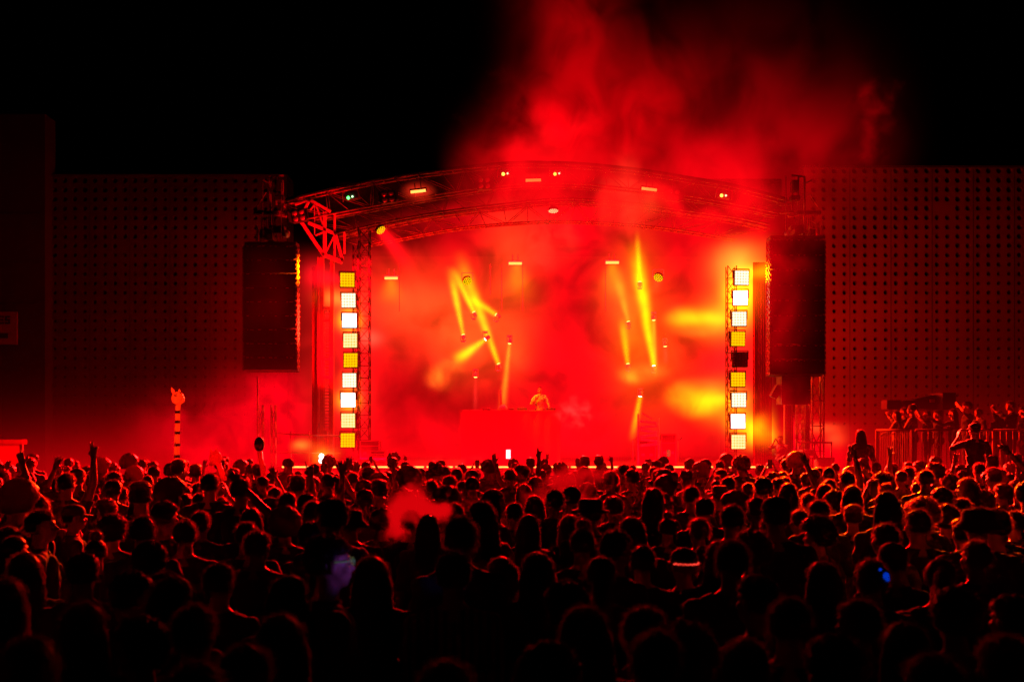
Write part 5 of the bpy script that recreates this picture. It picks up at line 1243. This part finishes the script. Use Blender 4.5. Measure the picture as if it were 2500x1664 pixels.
# performer on stage, facing the crowd
p=person(XW(1318,36.4),36.4,1.80,'crop','dj',math.pi-.1,z=ZW(945,36.4)-1.80,top='pale',label='performer in pale shirt with fist at chin behind the stage table',group='people on stage'); 
for q in p.children:
    if q.name.startswith('trousers'): pass
t=thing('headphones','dark headphones around the performer neck','headphones',tuple(p.location)); 
t.rotation_euler=p.rotation_euler
MB().lathe((0,0,1.50),[(.075,-.012),(.088,0),(.075,.012),(.070,0)],n=20).build('band',M_DARKST,t,True)
flight_case(1880,1930,1192,1224,32.7,'low flight case under the stage hand beside the stage')
person(XW(1905,33.),33.0,1.74,'short','clap',math.pi*.8,z=.45,top='pale',label='stage hand in pale shirt standing right of the right light column',group='people on stage')

# distant rows: one mass
def lowres(me,ratio):
    o=bpy.data.objects.new('tmp',me); COL.objects.link(o); d=o.modifiers.new('d','DECIMATE'); d.ratio=ratio
    dg=bpy.context.evaluated_depsgraph_get(); m2=bpy.data.meshes.new_from_object(o.evaluated_get(dg)); bpy.data.objects.remove(o)
    n=len(m2.vertices); co=np.empty(n*3,dtype=np.float64); m2.vertices.foreach_get('co',co); fs=[tuple(p.vertices) for p in m2.polygons]; return co.reshape(-1,3),fs
if far:
    LB_=lowres(get_body('downshort',{},'short')[0],.07); LS=lowres(get_body('downshort',{},'short')[1],.10)
    LH={}
    for st in set(f[3] for f in far):
        m_=get_hair(st,0); n=len(m_.vertices); co=np.empty(n*3); m_.vertices.foreach_get('co',co); LH[st]=(co.reshape(-1,3),[tuple(p.vertices) for p in m_.polygons][:2600])
    V=[];Fc=[];MI=[];base=0
    for (x,y,h,st,hat,rz) in far:
        s=h/1.77; c_,s_=math.cos(rz)*s,math.sin(rz)*s; hm=random.choice((0,1,2))
        for (co,fs),mi in((LB_,0),(LS,1+random.choice((0,0,1))),(LH[st],3+min(hm,1))):
            q=np.empty_like(co); q[:,0]=co[:,0]*c_-co[:,1]*s_+x; q[:,1]=co[:,0]*s_+co[:,1]*c_+y; q[:,2]=co[:,2]*s
            V.append(q); Fc.extend([tuple(i+base for i in f) for f in fs]); MI.extend([mi]*len(fs)); base+=len(co)
    me=bpy.data.meshes.new('crowd'); me.from_pydata(np.concatenate(V).tolist(),[],Fc)
    for m_ in(SKINS[1],CLOTH['black'],CLOTH['grey'],HAIRM[0],HAIRM[1]): me.materials.append(m_)
    me.polygons.foreach_set('material_index',MI); me.polygons.foreach_set('use_smooth',[True]*len(me.polygons)); me.update()
    o=bpy.data.objects.new('crowd',me); COL.objects.link(o); tag(o,'distant packed rows of people before the stage','crowd',kind='stuff')
print('individuals',len(PEOPLE),'far',len(far))

# accessories on crowd members
E_BL=emit('blue light spot',(.0,.05,.8),.5); E_RD=emit('red sequins',(1,.05,.03),1.2)  # blue light and sequin glints put in as emission
if 'blue' in special:
    p=special['blue']; s=p.scale.x
    MB().sph((.045,-.088,1.70),(.018,.010,.020)).sph((.055,-.08,1.68),(.014,.010,.012)).sph((.012,-.093,1.735),(.009,.008,.008)).build('blue_glint',E_BL,p,True)  # blue light on the hair, put in as glowing blobs
if 'band' in special:
    p=special['band']; mb=MB()
    for k in range(16):
        a=math.pi*1.1+math.pi*.8*k/15; mb.sph((HC0.x+.094*math.cos(a),HC0.y+.110*math.sin(a),HC0.z+.01+.004*(k%2)),.007,8,6)
    mb.build('sequin_band',E_RD,p,True)

# person in profile with glasses and violet light on the face
d=4.35; rz=-1.15
p=person(XW(795,d),d,1.70,'tousled','down',rz,top='black',skin=0,label='person in profile with light glasses and violet light on the cheek'); occ.append((XW(795,d),d))
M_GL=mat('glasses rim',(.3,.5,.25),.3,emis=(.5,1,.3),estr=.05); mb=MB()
for s in(-1,1):
    for k in range(14):
        a0=2*math.pi*k/14;a1=2*math.pi*(k+1)/14; mb.tube((s*.034+.024*math.cos(a0),.118,1.668+.018*math.sin(a0)),(s*.034+.024*math.cos(a1),.118,1.668+.018*math.sin(a1)),.0022,n=6)
    mb.tube((s*.058,.116,1.672),(s*.082,.02,1.672),.0025,n=6)
mb.tube((-.01,.12,1.67),(.01,.12,1.67),.002,n=6); mb.build('glasses',M_GL,p,True)
PROFILE=p

# ================================================================== INFLATABLES
def vinyl(name,col,tr):
    m=mat(name,col,.25,spec=.6,coat=.4); N=m.node_tree.nodes; L=m.node_tree.links; t=N.new('ShaderNodeBsdfTranslucent'); t.inputs[0].default_value=(*[min(1,c*1.1) for c in col],1)
    mx=N.new('ShaderNodeMixShader'); mx.inputs[0].default_value=tr; L.new(N['Principled BSDF'].outputs[0],mx.inputs[1]); L.new(t.outputs[0],mx.inputs[2]); L.new(mx.outputs[0],N['Material Output'].inputs[0]); return m
def inflatable_tiger():
    Y=15.; t=thing('striped_inflatable','tall pale inflatable stick with black stripes and round animal head, held above crowd','inflatable',(XW(432,Y),Y,ZW(1170,Y)))
    pts=[(429,1172),(431,1120),(432,1080),(433,1040),(434,1000),(435,985)]
    mb=MB(); m=vinyl('pale vinyl',(.85,.75,.6),.75)
    P=[W(x,y,Y) for x,y in pts]; R=[7.2,6.9,6.6,6.3,6.0,5.9]; u=Y/F
    for a,b,r0,r1 in zip(P,P[1:],R,R[1:]): mb.tube(a,b,r0*u,r1*u,n=20,caps=False)
    part(mb,'tube',m,t,True)
    mb=MB(); mb.sph(W(434,972,Y),(15.5*u,14*u,17*u),24,16); mb.sph(W(441,975,Y-.02),(10*u,12*u,10*u),16,10); mb.sph(W(446,977,Y-.02),(4*u,5*u,4*u))
    hd=part(mb,'head',m,t,True); rm=hd.modifiers.new('r','REMESH'); rm.mode='VOXEL'; rm.voxel_size=.012; rm.use_smooth_shade=True
    part(MB().lathe(W(424,960,Y),[(3.4*u,0),(4*u,.04),(2*u,.08),(.3*u,.1)],n=12,R=Matrix.Rotation(-.35,3,'Y')).lathe(W(438,958,Y+.05),[(3.2*u,0),(3*u,.03),(.3*u,.06)],n=12),'ear',m,t,True)
    bk=mat('black vinyl',(.02,.02,.02),.3)
    mb=MB()
    for k,py in enumerate((1006,1030,1057,1086,1114,1142)):
        c=W(434-.15*k*.6-0.4,py,Y); r=(6.25+.16*k)*u; n=24; vs=[];fs=[]
        for i in range(n):
            a=2*math.pi*i/n; jag=(.012 if i%2 else -.006); vs.append((c.x+r*math.cos(a),c.y+r*math.sin(a),c.z+.022+jag)); vs.append((c.x+r*1.01*math.cos(a),c.y+r*1.01*math.sin(a),c.z-.018+jag*.8))
        for i in range(n): j=(i+1)%n; fs.append((2*i,2*i+1,2*j+1,2*j))
        mb.add(vs,fs)
    part(mb,'stripe',bk,t)
    mb=MB()
    for (x,y,dx,dy) in((428,963,7,-2),(429,966,6,-1),(444,962,4,6),(446,966,3,5),(424,985,5,2),(440,958,4,3)):
        mb.tube(W(x-dx/2,y-dy/2,Y-.088),W(x+dx/2,y+dy/2,Y-.088),.006,n=6)
    part(mb,'face_marking',bk,t)
inflatable_tiger()
Y=16.; u=Y/F
t=thing('round_inflatable','red lit round inflatable on leaning stick, between striped one and black balloon','inflatable',(XW(545,Y),Y,ZW(1170,Y)))
rv=vinyl('pink vinyl',(.8,.28,.28),.7)
part(MB().sph(W(526,1117,Y),(15.5*u,13*u,17*u),22,14).sph(W(517,1132,Y),(7*u,6*u,6*u)),'head',rv,t,True)
part(MB().sph(W(515,1100,Y),(3*u,3*u,6*u)).sph(W(528,1098,Y),(3*u,3*u,6*u)),'ear',rv,t,True)
part(MB().tube(W(533,1132,Y),W(549,1172,Y),6.3*u,6.8*u,n=18),'tube',rv,t,True)
Y=14.; u=Y/F
t=thing('balloon','dark oval balloon on a red stick held above the crowd','balloon',(XW(645,Y),Y,ZW(1180,Y)))
part(MB().sph(W(633,1084,Y),(12.5*u,12.5*u,18*u),24,18),'balloon_skin',mat('dark vinyl',(.05,.02,.02),.15,coat=.6),t,True)
part(MB().tube(W(634,1102,Y),W(647,1185,Y),6.*u,6.2*u,n=18),'stick',vinyl('red vinyl',(.5,.1,.05),.6),t,True)

# ================================================================== LABELS FOR THE CROWD
LM=[(60,'the white kiosk'),(250,'the left perforated wall'),(430,'the striped inflatable'),(530,'the round inflatable'),(640,'the dark balloon'),(740,'the side railing'),(850,'the left light column'),(960,'the left strip light'),
    (1090,'the left beam group'),(1225,'the table gear'),(1320,'the performer'),(1450,'the right strip light'),(1580,'the right beam group'),(1700,'the yellow clouds'),(1805,'the right light column'),(1945,'the right speaker array'),
    (2080,'the equipment cart'),(2200,'the platform corner'),(2300,'the platform rail'),(2400,'the shoulder rider'),(2480,'the right frame edge')]
BANDS=[(1152,'farthest rows'),(1180,'far rows'),(1215,'far middle rows'),(1260,'middle rows'),(1310,'near middle rows'),(1380,'near rows'),(1480,'nearest rows'),(9999,'bottom row')]
HN={'short':'short-haired','crop':'close-cropped','curly':'curly-haired','bushy':'bushy-haired','afro':'round-haired','long':'long-haired','bun':'bun-haired','ponytail':'ponytailed','tousled':'tousle-haired','flat':'flat-topped'}
PN={'down':'','down2':'one hand forward','one_up_left':'one hand raised','both_up':'both hands raised','clap':'hands clapping'}
groups={}
for t,a in PEOPLE:
    if t.get('label'): continue
    y=t.location.y; px=PX0+t.location.x*F/y; zt=t.location.z+t.scale.z*1.76; py=PY0+(HC-zt)*F/y
    if a.get('stripe'): t['label']='person in a vertically striped shirt seen from behind, near the bottom centre'; continue
    if a.get('blue'): t['label']='person with an emissive blue glint on the hair, near right'; continue
    if a.get('band'): t['label']='person in a cap with a red sequin band, near rows'; continue
    look=(('person in a '+a['hat'].replace('_',' ')) if a['hat'] else HN[a['style']]+' person')
    if PN.get(a['pose']): look+=', '+PN[a['pose']]
    lm=min(LM,key=lambda q:abs(q[0]-px))[1]; bd=[b for b in BANDS if py<b[0]][0][1]
    groups.setdefault((look,bd,lm),[]).append((px,t,a))
for (look,bd,lm),lst in groups.items():
    lst.sort(key=lambda q:q[0]); ordn=['leftmost','second from left','third from left','fourth from left','fifth from left','sixth from left','seventh from left','eighth from left']
    for k,(px,t,a) in enumerate(lst):
        t['label']='%s, %s below %s'%(look,bd,lm)+('' if len(lst)==1 else ', '+ordn[k])

# ================================================================== LIGHTS
def area(name,loc,target,sx,sy,energy,color,spread=180):
    l=bpy.data.lights.new(name,'AREA'); l.shape='RECTANGLE'; l.size=sx; l.size_y=sy; l.energy=energy; l.color=color; l.spread=math.radians(spread)
    o=bpy.data.objects.new(name,l); COL.objects.link(o); o.location=loc; d=Vector(target)-Vector(loc); o.rotation_euler=d.to_track_quat('-Z','Y').to_euler(); return o
def spotl(name,loc,target,energy,color,angle,size=.2,blend=.6):
    l=bpy.data.lights.new(name,'SPOT'); l.energy=energy; l.color=color; l.spot_size=math.radians(angle); l.spot_blend=blend; l.shadow_soft_size=size
    o=bpy.data.objects.new(name,l); COL.objects.link(o); o.location=loc; d=Vector(target)-Vector(loc); o.rotation_euler=d.to_track_quat('-Z','Y').to_euler(); return o
def point(name,loc,energy,color,size=.3):
    l=bpy.data.lights.new(name,'POINT'); l.energy=energy; l.color=color; l.shadow_soft_size=size
    o=bpy.data.objects.new(name,l); COL.objects.link(o); o.location=loc; return o
R1=(1,.003,.003); R2=(1,.02,.003); R0=(1,0,.003)
area('left column light',(-5.5,33.0,5.2),(-3.5,5,1),.5,5.6,90,R1)
area('right column light',(7.65,33.0,5.2),(5,5,1),.5,5.6,90,R1)
area('stage wash',(.6,33.0,7.9),(.6,10,0),12,.4,150,R1)
area('stage edge light',(.3,33.3,1.28),(.3,5,2.0),14,.08,250,(1,.01,.004))
# spots added without fixtures to rim light the middle of the crowd
for k in range(9):
    x=-5.6+1.62*k; tx=-9.2+2.35*k; e=(230000,210000,190000,170000,170000,190000,220000,260000,260000)[k]; c=(R1,R1,R1,R1,R1,R1,(1,.008,.004),(1,.010,.004),(1,.008,.004))[k]
    spotl('added crowd rim spot',(x,32.6,7.6),(tx,16.0,1.5),e,c,17.5,.15,1.)
spotl('right yellow sweep',(7.4,32.6,7.9),(4.4,13.2,1.7),240000,(1,.09,.0),10,.15,1.)
spotl('left sweep',(-5.6,32.3,6.4),(-4.6,15.,2.8),60000,(1,.04,.002),8,.15,.8)
area('added stage fill',(.8,33.6,8.0),(.8,40,1.),12,.5,5200,R0); area('added stage fill low',(.8,33.7,1.35),(.8,37,2.2),13,.2,900,R0)  # floods added without fixtures to redden everything inside the stage
point('added tower fill left',(-4.6,31.6,5.6),420,R1)  # added lamp that brightens the left tower steel
spotl('left blinder throw',(-5.5,32.5,7.3),W(728,660,32.0),60000,(1,.06,.0),34,.15,1.)
spotl('added chain fill',(-5.6,32.4,5.4),W(728,790,32.0),14000,(1,.01,.003),64,.15,.6)  # added spot that brightens the whole edge chain
spotl('right blinder throw',(7.2,32.5,7.2),W(1879,665,32.0),16000,(1,.12,.0),30,.15,1.)
spotl('added mast fill',(-5.6,30.8,4.0),W(795,860,33.8),3500,R0,46,.2,.8)  # added spot, no fixture, that brightens the mast columns
spotl('added corner frame fill',(-4.3,31.0,5.2),W(785,565,33.7),5000,R0,38,.2,.8)  # added spot, no fixture, that brightens the corner frame
spotl('performer key',(-.6,35.4,6.4),(.98,36.3,2.6),2600,(1,.24,.0),26)
point('added wall fill right',(10.4,37.5,4.2),1000,(1,.0,.0),.6)  # point lamps added without fixtures to redden the right wall
point('added wall fill right high',(9.5,38.0,10.),300,(1,.0,.0),.6)
point('added wall fill left',(-9.2,37.6,3.2),22,(1,.0,.0),.6)  # added point lamp that faintly reddens the left wall
point('left smoke light',(-8.5,33.6,2.0),120,R1,.4)
spotl('added platform fill',(-1.0,32.4,7.6),(11.0,24.8,2.2),60000,(1,.012,.001),16,.2,.8)  # spot added in mid air to light the platform people from the left
spotl('added kiosk fill',(-5.8,32.4,5.5),(-12.7,25.1,1.7),26000,R0,14,.2,.8)  # added spot that makes the kiosk fabric show
# violet spots added to tint the profile face and two other heads
fp=PROFILE.matrix_world if False else None
px_=PROFILE.location; l=spotl('added violet spot',(px_.x+.62,px_.y-.06,1.56),(px_.x+.09,px_.y-.01,1.60),3.2,(.30,.10,1.),26,.03,.9)
for (hx,hy,dd,e) in((1351,1400,4.6,3.),(1490,1372,5.2,3.)):
    p_=W(hx,hy,dd); spotl('added violet spot',p_+Vector((.28,-.22,.02)),p_,e,(.22,.10,1.),16,.02,1.)

# ================================================================== WORLD, CAMERA, RENDER
w=bpy.data.worlds.new('World'); SC.world=w; w.use_nodes=True; nt=w.node_tree; bg=nt.nodes['Background']
sky=nt.nodes.new('ShaderNodeTexSky'); sky.sky_type='NISHITA'; sky.sun_disc=False; sky.sun_elevation=math.radians(-8); sky.sun_rotation=math.radians(200)
nt.links.new(sky.outputs[0],bg.inputs[0]); bg.inputs[1].default_value=.0004
cam=bpy.data.cameras.new('camera'); co=bpy.data.objects.new('camera',cam); COL.objects.link(co); co.location=(0,0,HC); co.rotation_euler=(math.pi/2,0,0)
cam.sensor_width=36; cam.lens=F/2500*36; cam.shift_y=(PY0-832)/2500; cam.clip_end=1000; cam.clip_start=.1
cam.dof.use_dof=True; cam.dof.focus_distance=27; cam.dof.aperture_fstop=2.6
SC.camera=co
SC.view_settings.view_transform='Standard'; SC.view_settings.look='None'; SC.view_settings.exposure=0; SC.view_settings.gamma=1
SC.render.engine='CYCLES'; cy=SC.cycles
cy.use_denoising=True
try: cy.denoiser='OPENIMAGEDENOISE'; cy.denoising_input_passes='RGB_ALBEDO_NORMAL'
except Exception: pass
cy.max_bounces=3; cy.diffuse_bounces=1; cy.glossy_bounces=1; cy.transmission_bounces=2; cy.volume_bounces=0; cy.transparent_max_bounces=8
cy.sample_clamp_indirect=2.; cy.sample_clamp_direct=0
cy.use_adaptive_sampling=True; cy.adaptive_threshold=.05; cy.adaptive_min_samples=16; cy.volume_max_steps=256; cy.caustics_reflective=False; cy.caustics_refractive=False
